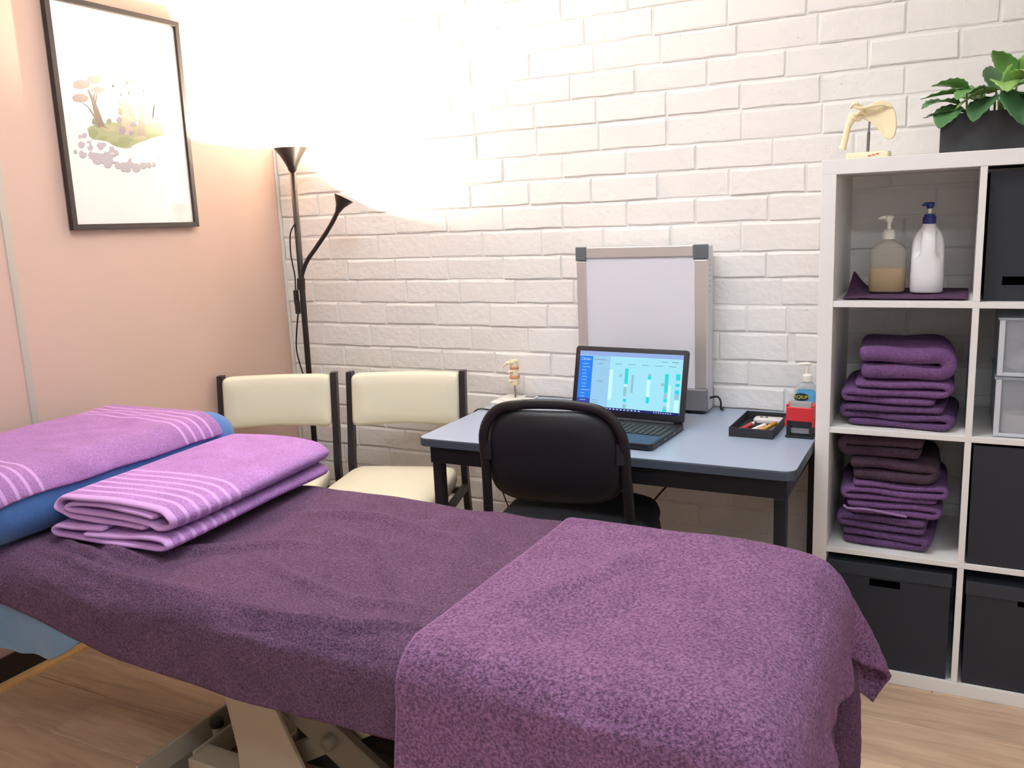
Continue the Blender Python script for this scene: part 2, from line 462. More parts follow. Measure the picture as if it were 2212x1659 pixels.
# ------------------------------------------------------------------ cube shelf unit
SX, SY0 = 2.222, -0.400            # left outer side, front
SD = 0.385
def shelf_unit():
    t = thing('shelf_unit', 'white open-backed cube shelf unit, four cubes high, beside the desk', 'shelf', (SX, SY0, 0))
    bv = 0.0012
    W2 = 0.038 + 0.335 + 0.016 + 0.335 + 0.038
    obj('top_board', bm_box((0, 0, 1.426), (W2, SD, 1.464), bv), WHITELAM, t)
    obj('base_board', bm_box((0, 0, 0.0), (W2, SD, 0.038), bv), WHITELAM, t)
    obj('side_board', bm_box((0, 0, 0.038), (0.038, SD, 1.426), bv), WHITELAM, t)
    obj('side_board', bm_box((W2 - 0.038, 0, 0.038), (W2, SD, 1.426), bv), WHITELAM, t)
    for z in (0.373, 0.724, 1.075):
        obj('shelf_board', bm_box((0.038, 0.001, z), (W2 - 0.038, SD, z + 0.016), bv), WHITELAM, t)
    for k in range(4):
        z0 = 0.038 + k * 0.351
        obj('divider', bm_box((0.373, 0.001, z0), (0.389, SD, z0 + 0.335), bv), WHITELAM, t)
    return t
shelf_unit()
CELL_Z = [0.038, 0.389, 0.740, 1.091]
CX = [SX + 0.038, SX + 0.389]

BOXM = mat('charcoal_fibreboard', (33, 38, 48), 0.62, bump=(400, 0.12, 0.0006))
BOXDARK = mat('box_inside_black', (14, 14, 15), 0.8)
def storage_box(cx, cz, lid, slot, label, w=0.300, h=0.31, d=0.33, y0=0.01):
    """charcoal storage box with a real handle slot in the front"""
    t = thing('storage_box', label, 'box', (cx, SY0 + y0, cz), 0, 'charcoal storage boxes in the shelf unit')
    th = 0.004
    b = bmesh.new()
    sx0, sx1, sz0, sz1 = slot
    for lo, hi in (((-w / 2, 0, 0), (sx0, th, h)), ((sx1, 0, 0), (w / 2, th, h)), ((sx0, 0, 0), (sx1, th, sz0)), ((sx0, 0, sz1), (sx1, th, h))):
        bm_box(lo, hi, 0, bm=b)
    bmesh.ops.remove_doubles(b, verts=list(b.verts), dist=1e-5)
    obj('front_panel', b, BOXM, t)
    obj('side_panel', bm_box((-w / 2, th, 0), (-w / 2 + th, d, h), 0.0008), BOXM, t)
    obj('side_panel', bm_box((w / 2 - th, th, 0), (w / 2, d, h), 0.0008), BOXM, t)
    obj('back_panel', bm_box((-w / 2 + th, d - th, 0), (w / 2 - th, d, h), 0.0008), BOXM, t)
    obj('bottom_panel', bm_box((-w / 2 + th, th, 0), (w / 2 - th, d - th, th), 0), BOXDARK, t)
    if lid:
        b = bmesh.new()
        bm_box((-w / 2 - 0.003, -0.003, h), (w / 2 + 0.003, d, h + 0.003), 0.001, bm=b)
        bm_box((-w / 2 - 0.003, -0.003, h - 0.034), (w / 2 + 0.003, -0.0005, h + 0.001), 0.0008, bm=b)
        bm_box((-w / 2 - 0.003, -0.0005, h - 0.034), (-w / 2 - 0.0005, d, h + 0.001), 0.0006, bm=b)
        bm_box((w / 2 + 0.0005, -0.0005, h - 0.034), (w / 2 + 0.003, d, h + 0.001), 0.0006, bm=b)
        obj('lid', b, mat('charcoal_lid', (43, 50, 61), 0.55), t)
    return t
storage_box(CX[0] + 0.1645, CELL_Z[0], True, (-0.048, 0.032, 0.245, 0.268), 'charcoal lidded storage box in the bottom left cube of the shelf unit', h=0.308, w=0.314)
storage_box(CX[1] + 0.165, CELL_Z[0], True, (-0.035, 0.045, 0.245, 0.268), 'charcoal lidded storage box in the bottom right cube of the shelf unit', h=0.296, w=0.310)
storage_box(CX[1] + 0.1665, CELL_Z[2 - 1], False, (-0.035, 0.045, 0.245, 0.268), 'plain black storage box in the right cube beside the lower towel pile', w=0.322, h=0.327, y0=0.006)
storage_box(CX[1] + 0.1665, CELL_Z[3], False, (-0.120, -0.070, 0.040, 0.062), 'black storage box with low slot in the top right cube', w=0.318, h=0.322, y0=0.03)

# ---- clear plastic tubs with odds and ends
def clear_mat():
    m = bpy.data.materials.new('frosted_clear_plastic'); m.use_nodes = True
    nt = m.node_tree; N = nt.nodes; L = nt.links
    out = N['Material Output']; b = N['Principled BSDF']
    b.inputs['Base Color'].default_value = lin((214, 220, 228)) + (1,); b.inputs['Roughness'].default_value = 0.3
    tr_ = N.new('ShaderNodeBsdfTransparent'); tr_.inputs[0].default_value = (0.93, 0.95, 0.97, 1)
    mx = N.new('ShaderNodeMixShader'); mx.inputs[0].default_value = 0.30
    L.new(tr_.outputs[0], mx.inputs[1]); L.new(b.outputs[0], mx.inputs[2]); L.new(mx.outputs[0], out.inputs[0])
    return m
CLEAR = clear_mat()
def clear_tub(cx, z, h, label):
    t = thing('plastic_tub', label, 'tub', (cx, SY0 + 0.018, z), 0, 'clear tubs stacked in the shelf unit')
    w, d, th = 0.285, 0.30, 0.0025
    b = bmesh.new()
    for lo, hi in (((-w / 2, 0, 0), (w / 2, th, h)), ((-w / 2, d - th, 0), (w / 2, d, h)), ((-w / 2, th, 0), (-w / 2 + th, d - th, h)), ((w / 2 - th, th, 0), (w / 2, d - th, h)), ((-w / 2 + th, th, 0), (w / 2 - th, d - th, th))):
        bm_box(lo, hi, 0, bm=b)
    obj('tub_body', b, CLEAR, t)
    b = bmesh.new()
    for x in (-w / 2, w / 2 - 0.013): bm_box((x, -0.004, 0.003), (x + 0.013, -0.0005, h - 0.006), 0.001, bm=b)
    bm_box((-w / 2 + 0.013, -0.004, 0.003), (w / 2 - 0.013, -0.0005, 0.012), 0.001, bm=b)
    obj('corner_rib', b, mat('milky_plastic_rib', (205, 211, 219), 0.35), t)
    b = bmesh.new(); bm_box((-w / 2 - 0.004, -0.007, h - 0.006), (w / 2 + 0.004, d + 0.004, h), 0.0015, bm=b)
    obj('lid', b, CLEAR, t)
    return t
TX = CX[1] + 0.19
clear_tub(TX, CELL_Z[2], 0.158, 'lower of two clear plastic tubs, holding white rolls')
clear_tub(TX, CELL_Z[2] + 0.1585, 0.152, 'upper of two clear plastic tubs, holding crumpled white packets')
WH = mat('white_card', (232, 222, 218), 0.7)
ro_ = obj('tape_roll', bm_lathe([(0.018, 0), (0.036, 0), (0.036, 0.05), (0.018, 0.05), (0.018, 0)], 20), mat('pinkish_white_tape', (236, 214, 208), 0.8), smooth=False); sharp(ro_)
ro_.location = (TX - 0.085, SY0 + 0.075, CELL_Z[2] + 0.004); tag(ro_, 'pale tape roll standing at the left in the lower clear tub', 'tape roll')
ro2 = obj('tape_roll', bm_lathe([(0.018, 0), (0.034, 0), (0.034, 0.036), (0.018, 0.036), (0.018, 0)], 20), WH); sharp(ro2)
ro2.location = (TX - 0.01, SY0 + 0.09, CELL_Z[2] + 0.004); tag(ro2, 'lower white tape roll nearer the middle of the lower clear tub', 'tape roll')
b = bmesh.new(); bmesh.ops.create_icosphere(b, subdivisions=3, radius=1)
for v in b.verts:
    n_ = mnoise.noise(v.co * 2.3) * 0.35 + 1
    v.co = Vector((v.co.x * 0.062 * n_, v.co.y * 0.05 * n_, max(v.co.z * 0.034 * n_, -0.022)))
pk = obj('packet', b, WH, smooth=True); pk.location = (TX - 0.055, SY0 + 0.11, CELL_Z[2] + 0.1585 + 0.026); tag(pk, 'crumpled white packet in the upper clear tub', 'packet')

# ------------------------------------------------------------------ desk
DZ = 0.685
DX0, DX1, DY0, DY1 = 1.068, 2.216, -0.682, -0.012
DESKTOP = mat('blue_grey_laminate', (152, 168, 192), 0.33, spec=0.5, bump=(900, 0.04, 0.0003))
DESKEDGE = mat('slate_edge_band', (70, 80, 94), 0.45)
DARKST = mat('near_black_steel', (30, 31, 36), 0.5)
dk = thing('desk', 'blue-grey topped desk with dark edge and black legs against the brick wall', 'desk', (0, 0, 0))
o = obj('table_top', bm_prism(rrect(DX0 + .0025, DY0 + .0025, DX1 - .0025, DY1 - .0025, 0.032), 2, DZ - 0.023, DZ), DESKTOP, dk)
ed = bmesh.new()
oa = rrect(DX0, DY0, DX1, DY1, 0.034); ia = rrect(DX0 + .0026, DY0 + .0026, DX1 - .0026, DY1 - .0026, 0.032)
n_ = len(oa); prof = [(0, -0.025), (0, -0.004), (0.4, -0.0006), (1, 0.0002), (1, -0.025)]
rg = [[ed.verts.new((oa[k][0] * (1 - f) + ia[k][0] * f, oa[k][1] * (1 - f) + ia[k][1] * f, DZ + z)) for k in range(n_)] for f, z in prof]
for a in range(len(rg)):
    A, B = rg[a], rg[(a + 1) % len(rg)]
    for k in range(n_): ed.faces.new((A[k], A[(k + 1) % n_], B[(k + 1) % n_], B[k]))
bmesh.ops.recalc_face_normals(ed, faces=list(ed.faces))
obj('edge_band', ed, DESKEDGE, dk)
ax0, ax1, ay0, ay1 = DX0 + 0.03, DX1 - 0.025, DY0 + 0.03, DY1 - 0.02
for lo, hi in (((ax0, ay0, DZ - 0.085), (ax1, ay0 + 0.025, DZ - 0.0255)), ((ax0, ay1 - 0.025, DZ - 0.085), (ax1, ay1, DZ - 0.0255)),
               ((ax0, ay0 + 0.025, DZ - 0.085), (ax0 + 0.025, ay1 - 0.025, DZ - 0.0255)), ((ax1 - 0.025, ay0 + 0.025, DZ - 0.085), (ax1, ay1 - 0.025, DZ - 0.0255))):
    obj('apron', bm_box(lo, hi, 0.002), DARKST, dk)
for lx in (ax0 + 0.004, ax1 - 0.034):
    for ly in (ay0 + 0.003, ay1 - 0.033):
        obj('leg', bm_box((lx, ly, 0), (lx + 0.032, ly + 0.032, DZ - 0.085), 0.003), DARKST, dk)

# ------------------------------------------------------------------ light box standing on the desk
ALU = mat('brushed_aluminium', (214, 209, 206), 0.34, 0.55, bump=(300, 0.03, 0.0003))
GREYPL = mat('mid_grey_plastic', (98, 104, 110), 0.5)
lb = thing('light_box', 'tall white viewing panel in an aluminium frame, standing on the desk behind the laptop', 'light box', (1.391, -0.120, DZ))
LW, LH = 0.452, 0.553
obj('casing', bm_box((0.004, 0.012, 0.006), (LW - 0.004, 0.088, LH - 0.004), 0.002), mat('pale_grey_casing', (206, 207, 214), 0.5), lb)
obj('panel', bm_box((0.034, 0.006, 0.05), (LW - 0.042, 0.0118, LH - 0.034), 0.0), mat('opal_acrylic', (224, 224, 232), 0.25, spec=0.5), lb)
def rail(lo, hi): return bm_box(lo, hi, 0.003)
obj('frame_rail', rail((0.036, 0, LH - 0.036), (LW - 0.046, 0.0115, LH)), ALU, lb)
obj('frame_rail', rail((0, 0, 0.05), (0.034, 0.0115, LH - 0.046)), ALU, lb)
obj('frame_rail', rail((LW - 0.042, 0, 0.085), (LW, 0.0115, LH - 0.046)), ALU, lb)
obj('corner_cap', bm_box((-0.002, -0.002, LH - 0.045), (0.036, 0.014, LH + 0.002), 0.003), GREYPL, lb)
obj('corner_cap', bm_box((LW - 0.046, -0.002, LH - 0.045), (LW + 0.002, 0.014, LH + 0.002), 0.003), GREYPL, lb)
obj('bottom_housing', bm_box((-0.001, -0.014, 0.012), (LW + 0.001, 0.0115, 0.0845), 0.004), mat('grey_housing', (128, 128, 134), 0.4, 0.3), lb)
obj('foot', bm_box((0.03, 0.0, 0.0), (0.07, 0.08, 0.0115), 0.002), BLACKPLASTIC, lb)
obj('foot', bm_box((LW - 0.062, -0.006, 0.0), (LW - 0.012, 0.08, 0.0115), 0.002), BLACKPLASTIC, lb)
for k in range(7):
    obj('vent_hole', bm_lathe([(0, 0), (0.003, 0), (0.003, 0.0006), (0, 0.0006)], 8), GREYPL, lb).matrix_local = Matrix.Translation((LW - 0.0042, 0.05, LH - 0.05 - 0.017 * k)) @ Matrix.Rotation(math.radians(90), 4, 'Y')
cb = bm_tube(smooth_path([(LW - 0.005, 0.05, 0.045), (LW + 0.02, 0.052, 0.05), (LW + 0.032, 0.05, 0.036), (LW + 0.033, 0.05, 0.012), (LW + 0.034, 0.07, 0.004), (LW + 0.03, 0.095, 0.0035)]), 0.0035, 8)
o = obj('power_cord', cb, CABLE, lb, True)

# ------------------------------------------------------------------ laptop
lp = thing('laptop', 'open black laptop showing an appointment calendar, on the desk', 'laptop', (1.637, -0.325, DZ), math.radians(-4))
LAPB = mat('laptop_black', (22, 23, 32), 0.4)
LAPDECK = mat('laptop_deck_blue_black', (26, 38, 82), 0.35, 0.2)
lw, ld = 0.194, 0.272
base = obj('base', bm_prism(rrect(-lw, -ld, lw, 0.0, 0.014), 2, 0.003, 0.0195, 0.002, 2), LAPB, lp); sharp(base)
obj('palm_rest', bm_prism(rrect(-lw + 0.006, -ld + 0.004, lw - 0.006, -ld + 0.098, 0.008), 2, 0.0195, 0.0202), LAPDECK, base)
obj('touchpad', bm_prism(rrect(-0.075, -ld + 0.012, 0.025, -ld + 0.078, 0.004), 2, 0.0202, 0.0206), mat('touchpad', (28, 37, 62), 0.3), base)
obj('keyboard_well', bm_prism(rrect(-lw + 0.014, -ld + 0.104, lw - 0.014, -0.036, 0.004), 2, 0.0195, 0.0199), mat('key_well', (18, 18, 24), 0.6), base)
kb = bm_box((-0.0074, -0.0074, 0), (0.0074, 0.0074, 0.0022), 0.0012, 1)
kme = bpy.data.meshes.new('key'); kb.to_mesh(kme); kb.free(); kme.materials.append(mat('key_cap', (26, 27, 33), 0.45))
lgb = bm_box((-0.0028, -0.0022, 0.00225), (0.0022, 0.0026, 0.0024)); 
lgm = bpy.data.meshes.new('legend'); lgb.to_mesh(lgm); lgb.free(); lgm.materials.append(mat('key_legend', (205, 205, 210), 0.6))
for r_ in range(6):
    for c_ in range(19):
        if r_ == 0 and 4 <= c_ <= 8 : 
            if c_ != 6: continue
        kx = -lw + 0.026 + c_ * 0.0187; ky = -ld + 0.112 + r_ * 0.0182
        k = bpy.data.objects.new('key', kme); C.objects.link(k); k.parent = base; k.location = (kx, ky, 0.0199)
        if r_ == 0 and c_ == 6: k.scale = (6.0, 1, 1)
obj('hinge_bar', bm_box((-0.165, -0.022, 0.017), (0.165, -0.004, 0.0235), 0.003), mat('hinge_grey', (66, 68, 76), 0.4, 0.4), base)
for k, (x, c_) in enumerate(((0.058, (235, 240, 255)), (0.083, (255, 170, 120)))):
    obj('status_light', bm_box((x - 0.002, -ld - 0.0006, 0.008), (x + 0.002, -ld + 0.001, 0.0115)), mat('status_led_%d' % k, c_, 0.4, emit=(c_, 2.0)), base)
for x, y, w_ in ((lw - 0.0006, -0.10, 0.018), (lw - 0.0006, -0.135, 0.013), (lw - 0.0006, -0.17, 0.013)):
    obj('port', bm_box((x, y, 0.008), (x + 0.0012, y + w_, 0.014)), mat('port_metal', (120, 122, 128), 0.35, 0.8), base)
# lid: local frame of its own, hinged at the back
lid = obj('lid', bm_prism(rrect(-lw, 0.0, lw, 0.226, 0.010), 1, 0.0, 0.008, 0.0015, 2), LAPB, lp); sharp(lid)
lid.location = (0, -0.010, 0.021); lid.rotation_euler = (math.radians(-14), 0, 0)
def scr(name, rgb, s=1.0):
    return mat('screen_' + name, (0, 0, 0), 0.25, emit=(rgb, s))
SW, SH0, SH1 = 0.1775, 0.0225, 0.2105           # half width, bottom, top of the screen
SC = obj('screen', bm_box((-SW, -0.0006, SH0), (SW, -0.0001, SH1)), scr('page', (168, 236, 255), 0.95), lid)
LAYER = [0]
def srect(x0, z0, x1, z1, m, up=0):
    """screen fractions, origin top-left"""
    X = lambda a: -SW + a * 2 * SW
    Z = lambda a: SH1 - a * (SH1 - SH0)
    y = -0.0007 - 0.00012 * up
    return ([(X(x0), y, Z(z1)), (X(x1), y, Z(z1)), (X(x1), y, Z(z0)), (X(x0), y, Z(z0))])
def sblock(name, rects, m, up=0):
    v, f = [], []
    for r_ in rects:
        q = srect(*r_, m, up); b0 = len(v); v += q; f.append((b0, b0 + 1, b0 + 2, b0 + 3))
    o = obj(name, (v, f), m, lid)
    if len(rects) > 1: o['kind'] = 'stuff'
    return o
sblock('browser_bar', [(0, 0, 1, 0.075)], scr('lavender', (160, 190, 248), 0.85), 1)
sblock('calendar_pane', [(0.135, 0.075, 0.31, 0.955)], scr('pane', (160, 215, 250), 0.9), 1)
sblock('menu_column', [(0, 0.085, 0.135, 0.82)], scr('menu', (30, 132, 250), 0.95), 2)
sblock('menu_foot', [(0, 0.82, 0.135, 0.985)], scr('menu_foot', (58, 78, 178), 0.85), 2)
sblock('task_bar', [(0.285, 0.955, 1.0, 1.0)], scr('task_bar', (26, 38, 120), 0.8), 3)
sblock('menu_item', [(0.035, 0.215 + 0.057 * k, 0.035 + w_, 0.228 + 0.057 * k) for k, w_ in enumerate((.06, .075, .045, .045, .055, .05, .052, .05, .085, .04, .04))] + [(0.03, 0.845, 0.09, 0.857), (0.05, 0.93, 0.09, 0.945)], scr('menu_text', (150, 205, 255), 0.9), 3)
TEAL = scr('teal', (40, 222, 230), 0.95); GREYB = scr('grey', (160, 212, 228), 0.85); PALE = scr('pale', (205, 255, 255), 1.0); INK = scr('ink', (140, 182, 205), 0.75)
sblock('calendar_booking', [(0.462, .27, .495, .535), (.462, .785, .495, .84), (.685, .38, .715, .43), (.682, .73, .712, .835), (.845, .325, .878, .64), (.845, .735, .878, .79), (.845, .90, .878, .955), (.945, .315, .985, .42), (.945, .475, .985, .525), (.945, .58, .985, .645)], TEAL, 2)
sblock('calendar_break', [(0.46, .585, .49, .74), (.405, .375, .435, .425), (.528, .375, .552, .68), (.685, .34, .715, .38), (.812, .48, .845, .53), (.845, .65, .878, .73), (.945, .645, .985, .74), (.462, .88, .495, .955), (.845, .86, .878, .90)], GREYB, 2)
sblock('calendar_gap', [(.46, .54, .49, .58), (.68, .44, .71, .72), (.88, .52, .905, .94), (.945, .75, .985, .95), (.31, .30, .345, .82)], PALE, 2)
sblock('calendar_heading', [(0.36 + 0.128 * k, 0.195, 0.43 + 0.128 * k, 0.205) for k in range(5)] + [(.155, .135, .27, .147), (.19, .205, .24, .215), (.19, .51, .25, .522), (.155, .84, .21, .85), (.155, .88, .21, .892), (.80, .125, .86, .135), (.90, .12, .96, .135)], INK, 2)
sblock('task_icon', [(0.30 + 0.035 * k, 0.968, 0.318 + 0.035 * k, 0.987) for k in range(10)] + [(0.76 + .022 * k, .97, .772 + .022 * k, .985) for k in range(8)], scr('icon', (190, 215, 255), 0.9), 4)
text_mesh('menu_logo', 'Cliniko', 0.0125, scr('logo', (190, 228, 255), 1.0), lid, (-SW + 0.0235, -0.0012, SH1 - 0.0265), (math.radians(90), 0, 0), 0.00005)

# ------------------------------------------------------------------ spine model
BONE = mat('ivory_bone_plastic', (240, 224, 186), 0.45, bump=(120, 0.15, 0.001))
DISC = mat('terracotta_disc', (206, 142, 104), 0.5)
STEEL = mat('grey_steel_rod', (130, 130, 132), 0.35, 0.8)
sp = thing('spine_model', 'small ivory spine segment model on a white plate, at the back of the desk', 'anatomy model', (1.116, -0.082, DZ))
o = obj('base_plate', bm_prism(rrect(-0.058, -0.095, 0.072, 0.05, 0.006), 2, 0.0, 0.007, 0.002), mat('white_gloss_plastic', (240, 238, 235), 0.3), sp); sharp(o)
b = bmesh.new()
for k in range(4): bm_box((0.03 + 0.01 * k, 0.012, 0.0071), (0.037 + 0.01 * k, 0.040, 0.0074), 0, bm=b)
obj('printed_mark', b, mat('dark_print', (70, 70, 74), 0.6), sp)
obj('raised_lip', bm_box((-0.052, -0.06, 0.007), (-0.018, -0.055, 0.009), 0.0008), mat('soft_grey_plastic', (196, 196, 198), 0.5), sp)
obj('rod', bm_tube([(0, 0, 0.007), (-0.002, 0, 0.06)], 0.0028, 10), STEEL, sp, True)
def vertebra(z, s, wing):
    b = bm_lathe([(0, 0), (0.017 * s, 0.0), (0.0185 * s, 0.003), (0.0155 * s, 0.012), (0.0185 * s, 0.022), (0.017 * s, 0.025), (0, 0.025)], 18)
    rot_bm(b, Matrix.Translation((0, 0, z)))
    o = obj('vertebra', b, BONE, sp); sharp(o, 50)
    if wing: p_ = bm_tube(smooth_path([(-0.012, 0.0, z + 0.014), (-0.026, -0.004, z + 0.014), (-0.036, -0.006, z + 0.006), (-0.044, -0.006, z - 0.002 if wing else z + 0.004)]), [0.007] * 8 + [0.0065] * 8 + [0.005] * 9 if wing else 0.005, 8, flat=(1, .8))
    if wing: obj('spinous_process', p_, BONE, o, True)
    q = bm_tube(smooth_path([(0, 0.013, z + 0.016), (-0.012, 0.024, z + 0.018), (-0.02, 0.032, z + 0.015)]), 0.004, 8)
    obj('transverse_process', q, BONE, o, True)
    q = bm_tube(smooth_path([(0, -0.013, z + 0.016), (-0.008, -0.022, z + 0.018), (-0.012, -0.028, z + 0.014)]), 0.0045, 8)
    obj('transverse_process', q, BONE, o, True)
vertebra(0.056, 0.95, False)
sharp(obj('disc', bm_lathe([(0, 0), (0.018, 0), (0.020, 0.004), (0.018, 0.009), (0, 0.009)], 18, (0, 0, 0.081)), DISC, sp))
vertebra(0.090, 0.9, False)
sharp(obj('disc', bm_lathe([(0, 0), (0.0165, 0), (0.018, 0.004), (0.0165, 0.008), (0, 0.008)], 18, (0, 0, 0.1155)), DISC, sp))
vertebra(0.1235, 0.85, True)

# ------------------------------------------------------------------ pen tray and its contents
TRAYM = mat('black_card_tray', (40, 42, 47), 0.6)
ty = thing('pen_tray', 'shallow black tray of pens on the desk', 'tray', (2.04, -0.262, DZ), math.radians(-1))
tw, td, tth, hh = 0.0640, 0.114, 0.003, 0.028
obj('tray_floor', bm_box((-tw, -td, 0), (tw, td, tth)), TRAYM, ty)
for lo, hi in (((-tw, -td, tth), (tw, -td + tth, hh)), ((-tw, td - tth, tth), (tw, td, hh)), ((-tw, -td + tth, tth), (-tw + tth, td - tth, hh)), ((tw - tth, -td + tth, tth), (tw, td - tth, hh))):
    obj('tray_wall', bm_box(lo, hi, 0.0006, 1), TRAYM, ty)
def pen(name, label, p0, p1, r, parts, group=None):
    """parts [(fraction0, fraction1, radius scale, material, part name)] along p0->p1"""
    a, b_ = Vector(p0), Vector(p1)
    t = thing(name, label, 'pen', a, 0, group)
    for f0, f1, rs, m_, nm in parts:
        q0 = (b_ - a) * f0; q1 = (b_ - a) * f1
        e = (q1 - q0) * 0.06
        o = obj(nm, bm_tube([q0, q0 + e, q1 - e, q1], [r * rs * 0.8, r * rs, r * rs, r * rs * 0.8], 12), m_, t, True); sharp(o, 50)
    return t
PZ = DZ + tth + 0.0015
RED = mat('red_marker_barrel', (186, 40, 52), 0.35); WHP = mat('white_pen_plastic', (238, 234, 232), 0.35); ORG = mat('orange_highlighter', (250, 150, 50), 0.35); YEL = mat('mustard_yellow', (222, 168, 60), 0.4); GRYP = mat('grey_pen', (112, 112, 118), 0.4); BLK = mat('gloss_black', (18, 18, 20), 0.3)
pen('marker_pen', 'red marker with a white collar lying in the black tray', (2.000, -0.345, PZ + 0.007), (2.022, -0.225, PZ + 0.008), 0.0065, [(0, .72, 1.05, RED, 'barrel'), (.72, .84, .8, WHP, 'collar'), (.84, 1.0, .55, GRYP, 'tip')])
pen('white_pen', 'stubby white marker lying in the black tray', (2.030, -0.350, PZ + 0.007), (2.056, -0.255, PZ + 0.007), 0.007, [(0, .7, 1, WHP, 'barrel'), (.7, 1, .95, mat('white_cap', (246, 240, 244), 0.3), 'cap')])
pen('highlighter', 'orange and yellow highlighter lying in the black tray', (2.052, -0.360, PZ + 0.007), (2.083, -0.230, PZ + 0.010), 0.0068, [(0, .34, 1.15, ORG, 'cap'), (.34, .74, .8, YEL, 'barrel'), (.74, 1, .95, mat('ochre_cap', (196, 140, 50), 0.4), 'end_cap')])
pen('grey_pen', 'slim grey pen lying beside the highlighter in the tray', (2.074, -0.356, PZ + 0.004), (2.090, -0.245, PZ + 0.004), 0.004, [(0, .8, 1, GRYP, 'barrel'), (.8, 1, .6, STEEL, 'tip')])
pen('black_pen', 'short black pen near the front right corner of the tray', (2.066, -0.3685, PZ + 0.004), (2.095, -0.318, PZ + 0.004), 0.004, [(0, .7, 1, BLK, 'barrel'), (.7, 1, .7, GRYP, 'tip')])
pen('silver_pen', 'short silvery pen end at the left of the tray', (1.986, -0.350, PZ + 0.0035), (1.990, -0.295, PZ + 0.0035), 0.0035, [(0, .75, 1, STEEL, 'barrel'), (.75, 1, .6, GRYP, 'tip')])
rl = obj('ruler', bm_box((-0.006, -0.085, 0), (0.006, 0.085, 0.0015), 0.0004, 1), mat('translucent_grey_ruler', (140, 146, 146), 0.35)); rl.location = (2.0965, -0.27, DZ + tth + 0.0005); rl.rotation_euler = (0, math.radians(-18), math.radians(-2))
rl.location.z += 0.0025
tag(rl, 'narrow grey ruler along the right wall of the tray', 'ruler')
er = thing('whiteboard_eraser', 'white rounded eraser block at the back of the tray', 'eraser', (2.052, -0.190, DZ + tth))
o = obj('block', bm_prism(rrect(-0.042, -0.022, 0.046, 0.030, 0.012), 2, 0.001, 0.014, 0.003), mat('white_eraser_plastic', (222, 220, 222), 0.4), er); sharp(o)
for x in (-0.022, -0.006): obj('clip', bm_box((x - 0.004, 0.006, 0.014), (x + 0.005, 0.012, 0.017), 0.001), STEEL, er)

# ------------------------------------------------------------------ self-inking stamp
st = thing('self_inking_stamp', 'red self-inking stamp with black base on the right end of the desk', 'stamp', (2.170, -0.315, DZ), math.radians(-2))
SR = mat('red_stamp_plastic', (206, 44, 52), 0.35)
SB = mat('stamp_black_plastic', (30, 31, 36), 0.4)
sw = 0.0385
obj('foot_frame', bm_prism(rrect(-sw - 0.001, -0.026, sw + 0.001, 0.026, 0.004), 2, 0.0, 0.007, 0.0015), SB, st)
for x in (-sw + 0.001, sw - 0.012): obj('post', bm_box((x, -0.020, 0.007), (x + 0.011, 0.020, 0.052), 0.0015), SB, st)
obj('crossbar', bm_box((-sw + 0.012, -0.020, 0.034), (sw - 0.012, 0.020, 0.052), 0.0015), SB, st)
obj('pad_carrier', bm_box((-sw + 0.0125, -0.012, 0.012), (sw - 0.0125, 0.014, 0.028), 0.001), mat('stamp_grey', (150, 148, 152), 0.4), st)
obj('body', bm_box((-sw, -0.0235, 0.049), (sw, 0.0235, 0.092), 0.004, 3), SR, st)
for s_ in (-1, 1): obj('side_skirt', bm_box((s_ * sw - 0.0035, -0.0225, 0.034), (s_ * sw + 0.0035, 0.0225, 0.054), 0.002), SR, st)
for s_ in (-1, 1): obj('shoulder', bm_box((s_ * (sw - 0.004) - 0.004, -0.022, 0.088), (s_ * (sw - 0.004) + 0.004, 0.022, 0.099), 0.002), SR, st)
o = obj('window_cap', bm_prism([(-0.0225, 0.090), (0.0225, 0.090), (0.018, 0.102), (-0.010, 0.103)], 0, -sw + 0.008, sw - 0.008, 0.001), mat('smoky_clear_cap', (128, 130, 132), 0.15), st)

# ------------------------------------------------------------------ hand sanitiser
def liquid_mat(name, rgb, alpha, rough=0.25):
    m = bpy.data.materials.new(name); m.use_nodes = True
    nt = m.node_tree; N = nt.nodes; L = nt.links
    b = N['Principled BSDF']; b.inputs['Base Color'].default_value = lin(rgb) + (1,); b.inputs['Roughness'].default_value = rough
    tr_ = N.new('ShaderNodeBsdfTransparent'); tr_.inputs[0].default_value = tuple(0.5 + 0.5 * v for v in lin(rgb)) + (1,)
    mx = N.new('ShaderNodeMixShader'); mx.inputs[0].default_value = alpha
    L.new(tr_.outputs[0], mx.inputs[1]); L.new(b.outputs[0], mx.inputs[2]); L.new(mx.outputs[0], N['Material Output'].inputs[0])
    return m
hs = thing('hand_sanitiser', 'clear pump bottle of hand sanitiser with blue label, beside the shelf unit', 'bottle', (2.148, -0.070, DZ))
o = obj('bottle_body', bm_loft([(0.0, 0.034, 0.021, 4), (0.003, 0.036, 0.023, 4), (0.085, 0.036, 0.023, 4), (0.098, 0.033, 0.021, 3.4), (0.108, 0.022, 0.017, 2.6), (0.114, 0.014, 0.013, 2), (0.120, 0.0135, 0.0135, 2)]), liquid_mat('clear_gel', (214, 220, 226), 0.45), hs, True)
obj('label_panel', bm_prism(rrect(-0.026, 0.020, 0.030, 0.096, 0.010), 1, -0.0242, -0.0237), mat('sky_blue_label', (92, 168, 222), 0.4, var=(40, 0.2)), hs)
obj('badge', bm_prism([(-0.012 + 0.0235 * math.cos(a * math.pi / 12), 0.070 + 0.0125 * math.sin(a * math.pi / 12)) for a in range(24)], 1, -0.0248, -0.0243), mat('navy_badge', (28, 42, 60), 0.4), hs)
text_mesh('badge_lettering', 'AQIUM', 0.0148, mat('lime_lettering', (226, 214, 60), 0.5), hs, (-0.012, -0.0250, 0.070), (math.radians(90), 0, math.radians(0)), 0.0002)
